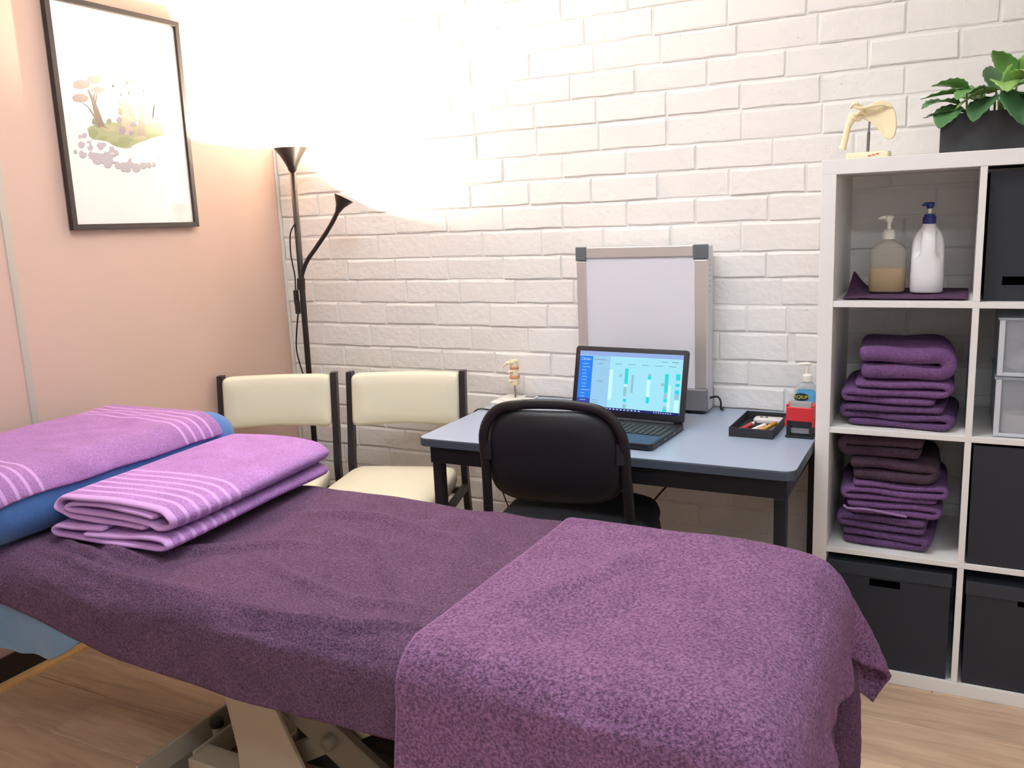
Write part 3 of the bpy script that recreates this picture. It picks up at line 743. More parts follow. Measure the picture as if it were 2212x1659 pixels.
PUMPW = mat('white_pump_plastic', (240, 238, 230), 0.35)
o = obj('pump_collar', bm_lathe([(0, 0.118), (0.0155, 0.118), (0.0155, 0.136), (0.013, 0.139), (0.006, 0.141), (0, 0.141)], 20), PUMPW, hs); sharp(o)
o = obj('pump_stem', bm_lathe([(0, 0.140), (0.0045, 0.140), (0.0045, 0.168), (0, 0.168)], 14), PUMPW, hs); sharp(o)
obj('pump_nozzle', bm_tube([(0.012, 0, 0.172), (0.0, 0, 0.1735), (-0.018, -0.004, 0.1725), (-0.028, -0.006, 0.170)], [0.0055, 0.007, 0.005, 0.0032], 12, flat=(1, .75)), PUMPW, hs, True)

# ------------------------------------------------------------------ desk cable
cbx = thing('desk_cable', 'thin black cable crossing the left end of the desk and hanging behind it', 'cable', (0, 0, 0))
obj('cable_run', bm_tube(smooth_path([(1.47, -0.40, DZ + 0.003), (1.30, -0.36, DZ + 0.003), (1.17, -0.30, DZ + 0.003), (1.10, -0.275, DZ + 0.0035), (1.067, -0.283, DZ + 0.003), (1.050, -0.290, DZ - 0.02), (1.050, -0.27, 0.60), (1.075, -0.20, 0.44), (1.10, -0.14, 0.27), (1.14, -0.10, 0.1), (1.20, -0.08, 0.004), (1.32, -0.09, 0.003)]), 0.0026, 8), CABLE, cbx, True)
lc = thing('power_lead', 'thin dark lead slanting down beneath the desk behind the office chair', 'cable', (0, 0, 0))
obj('cable_run', bm_tube(smooth_path([(1.86, -0.022, DZ - 0.09), (1.80, -0.06, 0.52), (1.70, -0.10, 0.42), (1.60, -0.12, 0.28), (1.50, -0.10, 0.06), (1.45, -0.09, 0.004), (1.38, -0.11, 0.003)]), 0.0035, 8), mat('dark_brown_lead', (50, 34, 34), 0.5), lc, True)

# ------------------------------------------------------------------ power outlet on the partition
po = thing('power_outlet', 'white double power outlet low on the beige wall', 'power outlet', (0.0005, -0.188, 0.402))
obj('plate', bm_prism(rrect(-0.058, -0.036, 0.058, 0.036, 0.004), 0, 0.0, 0.011, 0.002), mat('ivory_outlet_plastic', (238, 230, 220), 0.4), po)
for y in (-0.034, -0.008): obj('rocker', bm_box((0.011, y - 0.006, 0.010), (0.015, y + 0.006, 0.024), 0.001), mat('ivory_outlet_plastic', (238, 230, 220), 0.4), po)
for y in (-0.03, 0.03):
    b = bmesh.new()
    for q in ((-0.008, 0.002), (0.006, 0.002), (-0.001, -0.012)): bm_box((0.0105, y + q[0], q[1] - 0.012), (0.0113, y + q[0] + 0.002, q[1] - 0.004), 0, bm=b)
    obj('socket_slot', b, BLK, po)

# ------------------------------------------------------------------ framed print
pf = thing('framed_print', 'black framed print of trees on a floating green island above clouds', 'picture', (0.0, -0.7415, 1.368), 0)
pf.rotation_euler = (math.radians(-0.6), 0, 0)
FRAMEM = mat('black_frame_wood', (46, 38, 40), 0.45)
FW, FH, FD, FB = 0.525, 0.722, 0.020, 0.018
for nm, pol in (('b', [(-FW / 2, 0), (FW / 2, 0), (FW / 2 - FB, FB), (-FW / 2 + FB, FB)]), ('t', [(-FW / 2, FH), (FW / 2, FH), (FW / 2 - FB, FH - FB), (-FW / 2 + FB, FH - FB)]),
                ('l', [(-FW / 2, 0), (-FW / 2 + FB, FB), (-FW / 2 + FB, FH - FB), (-FW / 2, FH)]), ('r', [(FW / 2, 0), (FW / 2 - FB, FB), (FW / 2 - FB, FH - FB), (FW / 2, FH)])):
    obj('frame_bar', bm_prism(pol, 0, 0.004, FD + 0.004, 0.0012), FRAMEM, pf)
paper = obj('paper', bm_box((0.008, -FW / 2 + FB - 0.004, FB - 0.004), (0.013, FW / 2 - FB + 0.004, FH - FB + 0.004)), mat('white_art_paper', (246, 240, 238), 0.7), pf)
HH = [0.00035299, -3.2466e-05, -1.01056, -0.000125171, -0.000243167, 1.90286, -8.43001e-05, -4.69431e-06]
def pap(cx, cy):
    w_ = HH[6] * cx + HH[7] * cy + 1
    return ((HH[0] * cx + HH[1] * cy + HH[2]) / w_ + 0.7415, (HH[3] * cx + HH[4] * cy + HH[5]) / w_ - 1.368)
PLAY = [0]
def ink(name, shapes, rgb):
    """flat printed shapes: each a polygon on the paper in design units"""
    t = bmesh.new()
    for poly in shapes:
        PLAY[0] += 1; x = 0.01302 + 0.000008 * PLAY[0]
        try: t.faces.new([t.verts.new((x, *pap(*q))) for q in poly])
        except ValueError: pass
    bmesh.ops.triangulate(t, faces=list(t.faces))
    bmesh.ops.recalc_face_normals(t, faces=list(t.faces))
    for f in t.faces:
        if f.normal.x < 0: f.normal_flip()
    rgb = tuple(int(v * 0.84 - 6) if min(rgb) < 240 else v for v in rgb)
    o = obj(name, t, mat('ink_%d_%d_%d' % rgb, rgb, 0.8), paper); return o
ra = random.Random(5)
def ell(cx, cy, rx, ry, rag=0.0, n=18, a0=0):
    return [(cx + rx * (1 + ra.uniform(-rag, rag)) * math.cos(a0 + 2 * math.pi * k / n), cy + ry * (1 + ra.uniform(-rag, rag)) * math.sin(a0 + 2 * math.pi * k / n)) for k in range(n)]
def limb(pts, w0, w1):
    L_, R_ = [], []
    for i, (x, y) in enumerate(pts):
        xa, ya = pts[max(i - 1, 0)]; xb, yb = pts[min(i + 1, len(pts) - 1)]
        dx, dy = xb - xa, yb - ya; d = math.hypot(dx, dy) or 1
        w_ = (w0 + (w1 - w0) * i / (len(pts) - 1)) / 2
        L_.append((x - dy / d * w_, y + dx / d * w_)); R_.append((x + dy / d * w_, y - dx / d * w_))
    return L_ + R_[::-1]
cl = [(465, 1265, 48), (450, 1150, 44), (555, 1112, 38), (560, 1182, 40), (690, 1165, 50), (585, 1275, 50), (655, 1320, 72), (760, 1310, 84), (840, 1320, 62), (785, 1385, 52), (830, 1205, 44),
      (920, 1400, 46), (1000, 1420, 62), (1090, 1372, 60), (1150, 1430, 55), (1040, 1445, 42), (1240, 1400, 42), (1310, 1395, 34), (1375, 1388, 24), (490, 1030, 36), (432, 1045, 26), (370, 1235, 24), (730, 1150, 38), (890, 1240, 34)]
ink('cloud_shadow', [ell(x + 4, y + 9, r_, r_) for x, y, r_ in cl if y > 1230], (168, 158, 166))
ink('cloud_puff', [ell(x, y, r_, r_) for x, y, r_ in cl], (228, 220, 230))
ink('cloud_highlight', [ell(x, y, r_, r_) for x, y, r_ in ((500, 1215, 34), (610, 1110, 40), (530, 1150, 22), (640, 1195, 26), (770, 1200, 36), (545, 1060, 36), (880, 1330, 30), (950, 1330, 46), (1010, 1330, 40), (1130, 1340, 40), (1000, 1230, 60), (1080, 1200, 60), (1200, 1200, 80), (1320, 1200, 90), (1430, 1180, 80), (1230, 1310, 60), (1500, 1150, 60), (720, 1235, 22), (600, 1230, 18))], (250, 246, 248))
isl = [(520, 945), (560, 905), (640, 890), (800, 852), (950, 862), (1200, 882), (1300, 862), (1440, 838), (1495, 880), (1490, 1010), (1350, 1045), (1280, 1080), (1220, 1095), (1120, 1140), (1070, 1185), (1000, 1190), (900, 1165), (840, 1130), (760, 1098), (680, 1085), (590, 1082), (548, 1020)]
ink('island_grass', [isl], (205, 212, 164))
ink('island_shade', [ell(600, 1000, 60, 62, .15), ell(720, 1060, 60, 26, .15), ell(960, 1130, 110, 40, .12), ell(860, 1120, 40, 20, .1), ell(1010, 1080, 90, 40, .15)], (186, 196, 142))
ink('island_light', [ell(1380, 950, 100, 60, .1), ell(1200, 1050, 80, 26, .15), ell(820, 930, 90, 40, .15)], (224, 222, 178))
ink('bush', [ell(800, 840, 32, 36, .12), ell(620, 840, 40, 50, .2), ell(660, 870, 40, 40, .2)], (176, 176, 146))
BR = (172, 150, 138)
ink('trunk', [limb([(700, 915), (665, 810), (630, 680), (590, 570), (530, 440)], 92, 20), limb([(612, 640), (632, 560), (640, 480)], 24, 10), limb([(605, 600), (600, 520), (615, 470)], 14, 7), limb([(620, 790), (570, 720), (520, 650), (460, 610)], 20, 8), limb([(600, 760), (560, 690), (505, 640)], 10, 6), limb([(720, 900), (790, 940)], 20, 4)], BR)
ink('canopy', [ell(440, 375, 108, 60, .1, 26), ell(605, 312, 88, 54, .1, 26), ell(655, 440, 82, 42, .1, 26), ell(430, 550, 102, 56, .1, 26)], (206, 188, 180))
ink('trunk', [limb([(1130, 850), (1085, 730), (1045, 630), (1010, 500)], 62, 26), limb([(1212, 1020), (1214, 860), (1216, 700), (1222, 560)], 92, 58), limb([(1332, 850), (1330, 740), (1345, 670), (1400, 590)], 52, 24), limb([(1330, 660), (1270, 625), (1240, 600)], 16, 10), limb([(1010, 490), (930, 460), (850, 410)], 14, 5), limb([(1010, 490), (960, 400), (930, 330)], 14, 5), limb([(1230, 560), (1180, 470), (1150, 380)], 16, 6), limb([(1200, 882), (1320, 882), (1430, 855)], 26, 8)], (208, 190, 174))
ink('blossom', [ell(960, 300, 62, 45, .25, 22), ell(905, 385, 60, 42, .3, 22), ell(1090, 345, 70, 50, .25, 22), ell(1000, 500, 52, 52, .2), ell(1140, 470, 90, 70, .2, 24), ell(1220, 560, 62, 40, .2), ell(1365, 490, 84, 52, .22, 22), ell(1415, 420, 40, 45, .3), ell(1300, 300, 80, 50, .35, 24), ell(1400, 330, 50, 50, .35), ell(1455, 625, 46, 28, .2), ell(860, 300, 36, 30, .35), ell(870, 440, 40, 24, .35)], (230, 212, 200))
ink('leaf_fleck', [ell(ra.uniform(820, 1480), ra.uniform(210, 420), 12, 18, .3, 8) for _ in range(42)] + [ell(ra.uniform(1060, 1160), ra.uniform(600, 730), 12, 12, .3, 8) for _ in range(7)], (206, 202, 192))
ink('rock', [ell(975, 690, 54, 84, .15), ell(1030, 830, 90, 80, .15), ell(1010, 950, 100, 70, .15)], (232, 214, 190))
ink('flower_patch', [ell(930, 822, 30, 42, .15), ell(968, 955, 42, 56, .12), ell(1110, 880, 46, 36, .2), ell(1082, 992, 34, 26, .2)], (190, 178, 192))
ink('flower_patch', [ell(944, 720, 24, 50, .2), ell(942, 612, 14, 22, .2), ell(1090, 330, 20, 18, .2)], (188, 178, 156))
ink('cloud_line', [limb([(1420, 1332), (1470, 1326)], 8, 3), limb([(1545, 1300), (1570, 1270)], 6, 3), limb([(1600, 1248), (1630, 1240)], 6, 3)], (216, 210, 216))
def glass_mat():
    m = bpy.data.materials.new('picture_glazing'); m.use_nodes = True
    nt = m.node_tree; N = nt.nodes; L = nt.links
    N.remove(N['Principled BSDF'])
    tr_ = N.new('ShaderNodeBsdfTransparent'); gl = N.new('ShaderNodeBsdfGlossy'); gl.inputs['Roughness'].default_value = 0.06
    mx = N.new('ShaderNodeMixShader'); mx.inputs[0].default_value = 0.045; L.new(tr_.outputs[0], mx.inputs[1]); L.new(gl.outputs[0], mx.inputs[2])
    L.new(mx.outputs[0], N['Material Output'].inputs[0])
    return m
obj('glazing', bm_box((0.0155, -FW / 2 + FB - 0.003, FB - 0.003), (0.0165, FW / 2 - FB + 0.003, FH - FB + 0.003)), glass_mat(), pf)

# ------------------------------------------------------------------ floor lamp
fx, fy = 0.215, -0.175
fp = thing('floor_lamp', 'black uplighter floor lamp with a small reading arm in the corner', 'lamp', (fx, fy, 0))
LM = mat('lamp_black_metal', (44, 36, 34), 0.45, 0.3)
BULB = mat('lit_bulb_glass', (255, 255, 255), 0.5, emit=((255, 214, 160), 40.0))
sharp(obj('base_disc', bm_lathe([(0, 0), (0.125, 0), (0.127, 0.006), (0.120, 0.014), (0.04, 0.022), (0.016, 0.03), (0.016, 0.05), (0, 0.05)], 36), LM, fp))
HX = 0.016                                    # the pole leans a little
obj('pole', bm_tube([(0, 0, 0.03), (HX * 0.62, 0, 1.0), (HX, 0, 1.57)], 0.0115, 16), LM, fp, True)
shade = obj('upper_shade', bm_lathe([(0.0, 1.560), (0.013, 1.560), (0.0165, 1.566), (0.018, 1.574), (0.027, 1.592), (0.042, 1.618), (0.0635, 1.648), (0.0620, 1.648), (0.0405, 1.620), (0.0255, 1.594), (0.016, 1.580), (0, 1.578)], 36, (HX, 0, 0)), LM, fp, True); sharp(shade, 50)
obj('bulb', bm_lathe([(0, 1.579), (0.009, 1.580), (0.010, 1.594), (0.013, 1.602), (0.0145, 1.608), (0.011, 1.616), (0, 1.619)], 18, (HX, 0, 0)), BULB, fp, True)
def lamp_light(name, loc, watts, radius):
    ld = bpy.data.lights.new(name, 'POINT'); ld.energy = watts; ld.shadow_soft_size = radius; ld.color = (1.0, 0.84, 0.62)
    lo = bpy.data.objects.new(name, ld); C.objects.link(lo); lo.parent = fp; lo.location = loc
    return lo
lamp_light('bulb_light', (HX, 0, 1.634), LAMP_W, 0.009)
arm_pts = smooth_path([(0.0095, 0.0, 1.135), (0.022, 0.0, 1.17), (0.05, 0.0, 1.215), (0.10, 0.0, 1.265), (0.15, 0.0, 1.315), (0.19, 0.0, 1.36), (0.222, 0.0, 1.403)], 6)
obj('reading_arm', bm_tube(arm_pts, 0.0085, 12), LM, fp, True)
sharp(obj('arm_joint', bm_tube([(0.006, 0, 1.10), (0.0095, 0, 1.145)], 0.0165, 14), LM, fp, True), 50)
AX = Vector((0.36, 0.30, 0.88)).normalized()
q = Vector((0, 0, 1)).rotation_difference(AX).to_matrix().to_4x4()
mtx = Matrix.Translation((0.222, 0.0, 1.403)) @ q
sm = obj('reading_shade', rot_bm(bm_lathe([(0, -0.006), (0.010, -0.006), (0.0125, 0.004), (0.017, 0.018), (0.027, 0.034), (0.0385, 0.052), (0.0372, 0.052), (0.0258, 0.035), (0.0155, 0.019), (0, 0.012)], 28), mtx), LM, fp, True); sharp(sm, 50)
obj('bulb', rot_bm(bm_lathe([(0, 0.012), (0.006, 0.013), (0.009, 0.020), (0.009, 0.025), (0, 0.029)], 14), mtx), BULB, fp, True)
lamp_light('reading_bulb_light', mtx @ Vector((0, 0, 0.0415)), READ_W, 0.006)
sw_ = obj('switch', bm_box((-0.024, -0.017, 1.04), (-0.004, -0.003, 1.10), 0.004), BLACKPLASTIC, fp)
obj('switch', bm_box((-0.014, -0.026, 1.005), (0.006, -0.0115, 1.058), 0.004), BLACKPLASTIC, fp)
obj('cord', bm_tube(smooth_path([(HX * .85, -0.012, 1.36), (-0.012, -0.014, 1.32), (-0.020, -0.012, 1.24), (-0.012, -0.010, 1.16), (-0.014, -0.010, 1.10)]), 0.0028, 8), CABLE, fp, True)
obj('cord', bm_tube(smooth_path([(-0.006, -0.018, 1.005), (-0.022, -0.016, 0.94), (-0.034, -0.014, 0.86), (-0.020, -0.012, 0.78), (0.006, -0.014, 0.70), (0.022, -0.02, 0.55), (0.03, -0.02, 0.40), (0.028, -0.022, 0.20), (0.02, -0.05, 0.03), (-0.06, -0.15, 0.006)]), 0.0030, 8), CABLE, fp, True)

# ------------------------------------------------------------------ visitor chairs
VINYL = mat('cream_vinyl', (226, 222, 202), 0.42, spec=0.4, bump=(25, 0.06, 0.004))
CHST = mat('dark_chair_steel', (38, 32, 33), 0.4)
def cushion(w, d, h, r, n=5.0, seg=40, crown=0.006):
    """padded slab centred on x,y with base z 0"""
    ring = []
    prof = [(0.0, -r), (r * 0.35, -r * 0.25), (r, 0.0), (h - r, 0.0), (h - r * 0.35, -r * 0.25), (h - r * .05, -r * 0.9)]
    secs = [(z, w / 2 + i, d / 2 + i, n) for z, i in prof] + [(h + crown * .6, w / 2 * .6, d / 2 * .6, 4), (h + crown, w / 2 * .2, d / 2 * .2, 3)]
    return bm_loft(secs, seg)
def visitor_chair(loc, rz, label):
    t = thing('visitor_chair', label, 'chair', loc, rz, 'cream vinyl chairs by the brick wall')
    # local: faces -y, back at +y
    hw = 0.222
    for s_ in (-1, 1):
        post = smooth_path([(s_ * hw, 0.245, 0.0), (s_ * hw, 0.205, 0.25), (s_ * hw, 0.182, 0.43), (s_ * hw, 0.200, 0.56), (s_ * hw, 0.232, 0.795)], 6)
        b = bmesh.new(); rings = []
        for p_ in post:
            rings.append([b.verts.new((p_.x + dx, p_.y + dy, p_.z)) for dx, dy in ((-.0115, -.017), (.0115, -.017), (.0115, .017), (-.0115, .017))])
        for A, B in zip(rings, rings[1:]):
            for k in range(4): b.faces.new((A[k], A[(k + 1) % 4], B[(k + 1) % 4], B[k]))
        b.faces.new(rings[0][::-1]); b.faces.new(rings[-1]); bmesh.ops.recalc_face_normals(b, faces=list(b.faces))
        sharp(obj('back_post', b, CHST, t), 30)
        obj('front_leg', bm_tube([(s_ * hw, -0.235, 0.0), (s_ * hw, -0.205, 0.37)], 0.012, 4, flat=(1.2, 1.2)), CHST, t)
        obj('side_rail', bm_box((s_ * hw - 0.010, -0.21, 0.345), (s_ * hw + 0.010, 0.19, 0.372), 0.002), CHST, t)
    obj('cross_rail', bm_box((-hw, -0.20, 0.348), (hw, -0.178, 0.370), 0.002), CHST, t)
    obj('cross_rail', bm_box((-hw, 0.12, 0.348), (hw, 0.142, 0.370), 0.002), CHST, t)
    s0 = cushion(0.425, 0.41, 0.072, 0.022, 9, 48, 0.004)
    for v in s0.verts:
        v.co = Vector((v.co.x * (1.0 + 0.04 * (-v.co.y / 0.2)), v.co.y - 0.035, v.co.z + 0.373))
    obj('seat', s0, VINYL, t, True)
    # backrest: padded, bowed backwards in the middle
    b = bm_loft([(-0.020, 0.192, 0.072, 10), (-0.019, 0.203, 0.092, 12), (-0.012, 0.2095, 0.100, 14), (0.0, 0.2095, 0.1005, 14), (0.012, 0.2095, 0.100, 14), (0.022, 0.200, 0.088, 12), (0.026, 0.15, 0.06, 6), (0.028, 0.05, 0.03, 4)], 56)
    for v in b.verts:
        x, z, y = v.co.x, v.co.y, -v.co.z
        bow = 0.022 * (1 - (x / 0.21) ** 2)
        v.co = Vector((x, y + 0.200 + bow + (z) * 0.14 + 0.006, 0.690 + z + 0.010 * ((1 - (x / .21) ** 2) if z < 0 else 0)))
    bmesh.ops.recalc_face_normals(b, faces=list(b.faces))
    obj('backrest', b, VINYL, t, True)
    return t
visitor_chair((0.330, -0.585, 0), math.radians(24), 'cream vinyl chair with dark frame in the corner beside the lamp')
visitor_chair((0.777, -0.415, 0), math.radians(17), 'cream vinyl chair with dark frame tucked beside the desk end')

# ------------------------------------------------------------------ office chair
OCM = mat('black_chair_fabric', (14, 15, 22), 0.8, bump=(500, 0.2, 0.001))
OCS = mat('black_chair_shell', (17, 19, 26), 0.5)
oc = thing('office_chair', 'black stacking office chair pushed in at the desk', 'chair', (1.575, -0.600, 0), math.radians(9))
hw = 0.197
loop = smooth_path([(-0.225, -0.285, 0.0), (-0.212, -0.235, 0.30), (-0.205, -0.215, 0.46), (-hw, -0.232, 0.66), (-hw + 0.006, -0.252, 0.78), (-hw + 0.05, -0.262, 0.845), (-0.08, -0.265, 0.862), (0.0, -0.266, 0.866), (0.08, -0.265, 0.862), (hw - 0.05, -0.262, 0.845), (hw - 0.006, -0.252, 0.78), (hw, -0.232, 0.66), (0.205, -0.215, 0.46), (0.212, -0.235, 0.30), (0.225, -0.285, 0.0)], 7)
obj('back_tube', bm_tube(loop, 0.0115, 12, flat=(1.25, .8)), BLACKMETAL, oc, True)
for s_ in (-1, 1):
    obj('leg', bm_tube(smooth_path([(s_ * 0.225, 0.235, 0.0), (s_ * 0.21, 0.19, 0.36), (s_ * 0.2, 0.14, 0.41), (s_ * 0.2, -0.12, 0.415), (s_ * 0.205, -0.212, 0.415)], 5), 0.0115, 10, flat=(1.1, .8)), BLACKMETAL, oc, True)
obj('seat_bar', bm_box((-0.2, 0.08, 0.400), (0.2, 0.105, 0.416), 0.003), BLACKMETAL, oc)
obj('seat_bar', bm_box((-0.2, -0.12, 0.400), (0.2, -0.095, 0.416), 0.003), BLACKMETAL, oc)
s0 = cushion(0.47, 0.44, 0.062, 0.028, 3.4, 48, 0.01)
for v in s0.verts: v.co = Vector((v.co.x, v.co.y + 0.02, v.co.z + 0.417))
obj('seat', s0, OCM, oc, True)
b = bm_loft([(-0.020, 0.150, 0.100, 3), (-0.018, 0.176, 0.121, 3.2), (-0.008, 0.187, 0.132, 4.2), (0.004, 0.187, 0.132, 4.2), (0.018, 0.172, 0.117, 3.0), (0.024, 0.12, 0.08, 2.6), (0.025, 0.04, 0.03, 2)], 56)
for v in b.verts:
    x, z, y = v.co.x, v.co.y, v.co.z
    tap = 1.0 + 0.10 * (z / 0.128) * -0.35
    v.co = Vector((x * tap, -y - 0.240 - z * 0.14 - 0.030 * (x / .18) ** 2 * -1 * 0.8 - 0.012, 0.716 + z))
bmesh.ops.recalc_face_normals(b, faces=list(b.faces))
obj('backrest', b, OCS, oc, True)
for s_ in (-1, 1): obj('back_bracket', bm_box((s_ * 0.185 - 0.012, -0.252, 0.70), (s_ * 0.185 + 0.012, -0.226, 0.76), 0.003), BLACKPLASTIC, oc)

# ------------------------------------------------------------------ cloth: position-based draping, solved once when the script runs
def rbox_sdf(P, c, h, r):
    """signed distance and outward normal of a rounded box"""
    q = P - c; a = np.abs(q) - (h - r)
    m = np.maximum(a, 0.0); L = np.linalg.norm(m, axis=-1)
    inside = np.minimum(a.max(-1), 0.0)
    sd = L + inside - r
    n = np.where(L[..., None] > 1e-9, m / np.maximum(L, 1e-9)[..., None], 0.0)
    k = a.argmax(-1); e = np.eye(3)[k]
    n = np.where(L[..., None] > 1e-9, n, e) * np.sign(np.where(q == 0, 1, q))
    return sd, n

def drape(P, boxes, offset, steps=110, iters=10, dt=0.018, bend=0.35, fric=0.7, pin=None, floor=0.004):
    """P (ny,nx,3) start positions; boxes [(centre, half, radius)]"""
    P = P.copy(); V = np.zeros_like(P); ny, nx = P.shape[:2]
    boxes = [(np.array(c), np.array(h), r) for c, h, r in boxes]
    cons = []
    def addc(sa, sb, k):
        A = P[sa]; B = P[sb]
        if A.size: cons.append((sa, sb, np.linalg.norm(B - A, axis=-1, keepdims=True), k))
    F = slice(None)
    for s in (0, 1):
        addc((F, slice(s, nx - 1, 2)), (F, slice(s + 1, nx, 2)), 1.0)
        addc((slice(s, ny - 1, 2), F), (slice(s + 1, ny, 2), F), 1.0)
        addc((slice(s, ny - 1, 2), slice(0, nx - 1)), (slice(s + 1, ny, 2), slice(1, nx)), 0.45)
        addc((slice(s, ny - 1, 2), slice(1, nx)), (slice(s + 1, ny, 2), slice(0, nx - 1)), 0.45)
    for s in range(4):
        addc((F, slice(s, nx - 2, 4)), (F, slice(s + 2, nx, 4)), bend)
        addc((slice(s, ny - 2, 4), F), (slice(s + 2, ny, 4), F), bend)
    for s in range(8):
        addc((F, slice(s, nx - 4, 8)), (F, slice(s + 4, nx, 8)), bend * 0.4)
        addc((slice(s, ny - 4, 8), F), (slice(s + 4, ny, 8), F), bend * 0.4)
    g = np.array((0, 0, -9.8))
    for st_ in range(steps):
        V += g * dt; V *= 0.965
        Q = P.copy(); P += V * dt
        for it in range(iters):
            for sa, sb, rest, k in cons:
                A = P[sa]; B = P[sb]; d = B - A
                L = np.maximum(np.linalg.norm(d, axis=-1, keepdims=True), 1e-9)
                cr = d * ((L - rest) / L * 0.5 * k)
                P[sa] += cr; P[sb] -= cr
            for c, h, r in boxes:
                sd, n = rbox_sdf(P, c, h, r)
                pen = np.maximum(offset - sd, 0.0)[..., None]
                P += n * pen
                if it == iters - 1:
                    hit = pen > 0
                    mv = P - Q; mt = mv - n * (mv * n).sum(-1, keepdims=True)
                    P -= np.where(hit, mt * fric, 0)
            P[..., 2] = np.maximum(P[..., 2], floor)
            if pin is not None: P[pin[0]] = pin[1]
        V = (P - Q) / dt
    return P

def grid_obj(name, P, uv, m, parent=None, thick=0.006, sub=1):
    ny, nx = P.shape[:2]
    me = bpy.data.meshes.new(name)
    idx = np.arange(ny * nx).reshape(ny, nx)
    f = np.stack([idx[:-1, :-1], idx[:-1, 1:], idx[1:, 1:], idx[1:, :-1]], -1).reshape(-1, 4)
    me.from_pydata(P.reshape(-1, 3).tolist(), [], f.tolist())
    ul = me.uv_layers.new(name='UVMap'); fu = uv.reshape(-1, 2)
    li = np.empty(len(me.loops), int); me.loops.foreach_get('vertex_index', li)
    ul.data.foreach_set('uv', fu[li].astype(np.float32).ravel())
    me.materials.append(m)
    for p_ in me.polygons: p_.use_smooth = True
    o = bpy.data.objects.new(name, me); C.objects.link(o)
    if parent: o.parent = parent
    if thick:
        s = o.modifiers.new('thickness', 'SOLIDIFY'); s.thickness = thick; s.offset = 0.0; s.use_even_offset = False
    if sub:
        s = o.modifiers.new('round', 'SUBSURF'); s.levels = sub; s.render_levels = sub
    return o

def grid(x0, x1, y0, y1, z, step):
    nx = max(3, int(round((x1 - x0) / step)) + 1); ny = max(3, int(round((y1 - y0) / step)) + 1)
    X, Y = np.meshgrid(np.linspace(x0, x1, nx), np.linspace(y0, y1, ny))
    return np.stack([X, Y, np.full_like(X, z)], -1)

def crease(P, pts, height, width, zmin=0.58):
    """raise (or sink) a soft crease along a polyline seen from above"""
    pts = np.array(pts, float)
    best = np.full(P.shape[:2], 1e9); along = np.zeros(P.shape[:2])
    tot = np.linalg.norm(np.diff(pts, axis=0), axis=1).sum(); acc = 0.0
    for a, b in zip(pts, pts[1:]):
        d = b - a; L = np.linalg.norm(d)
        t = np.clip(((P[..., :2] - a) @ d) / (L * L), 0, 1)
        q = np.linalg.norm(P[..., :2] - (a + t[..., None] * d), axis=-1)
        s = (acc + t * L) / tot
        along = np.where(q < best, s, along); best = np.minimum(best, q); acc += L
    w = np.exp(-(best / width) ** 2) * np.sin(np.clip(along, 0.02, 0.98) * math.pi) ** 0.5
    w *= (P[..., 2] > zmin)
    P[..., 2] += height * w
    return P

def ripple(P, amp, sc, seed):
    for i in range(P.shape[0]):
        for j in range(P.shape[1]):
            v = Vector((P[i, j, 0] * sc + seed, P[i, j, 1] * sc, P[i, j, 2] * sc))
            n = mnoise.noise(v) * amp + mnoise.noise(v * 2.3) * amp * 0.4
            P[i, j, 2] += max(n, -amp * 0.6) if P[i, j, 2] > 0.58 else 0
            if P[i, j, 2] <= 0.58: P[i, j, 1] += n * 0.6 - amp * .2
    return P

def upsample(P):
    """halve the grid spacing"""
    def mid(A, ax):
        n = A.shape[ax]; sl = lambda a, b, s: tuple(slice(a, b, s) if k == ax else slice(None) for k in range(A.ndim))
        sh = list(A.shape); sh[ax] = 2 * n - 1
        B = np.zeros(sh); B[sl(0, None, 2)] = A; B[sl(1, None, 2)] = 0.5 * (A[sl(0, n - 1, 1)] + A[sl(1, n, 1)])
        return B
    return mid(mid(P, 0), 1)

def foot_shape(P, flare=0.10):
    """the padded foot end falls away and the hanging ends stand off it a little"""
    d = np.clip(P[..., 0] - 2.16, 0, None)
    P[..., 2] -= 0.62 * np.minimum(d, 0.24) ** 2
    P[..., 0] += np.where(P[..., 0] > 2.33, flare * np.clip(0.585 - P[..., 2], 0, None), 0)
    return P

# ------------------------------------------------------------------ treatment couch
KX0, KX1, KY0, KY1, KZ0, KZ1 = 0.25, 2.365, -1.735, -1.005, 0.475, 0.607
FR = mat('cream_powder_coat', (178, 166, 146), 0.5)
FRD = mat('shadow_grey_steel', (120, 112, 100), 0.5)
kc = thing('treatment_couch', 'height-adjustable treatment couch with cream steel base, under the purple towels', 'couch', (0, 0, 0))
mt = bm_box((KX0, KY0, KZ0), (KX1 - 0.04, KY1, KZ1), 0.055, 6)
obj('mattress', mt, mat('navy_couch_vinyl', (44, 60, 96), 0.5), kc, True)
obj('top_frame', bm_box((KX0 + 0.06, KY0 + 0.07, KZ0 - 0.045), (KX1 - 0.06, KY1 - 0.07, KZ0 - 0.001), 0.006), FR, kc)
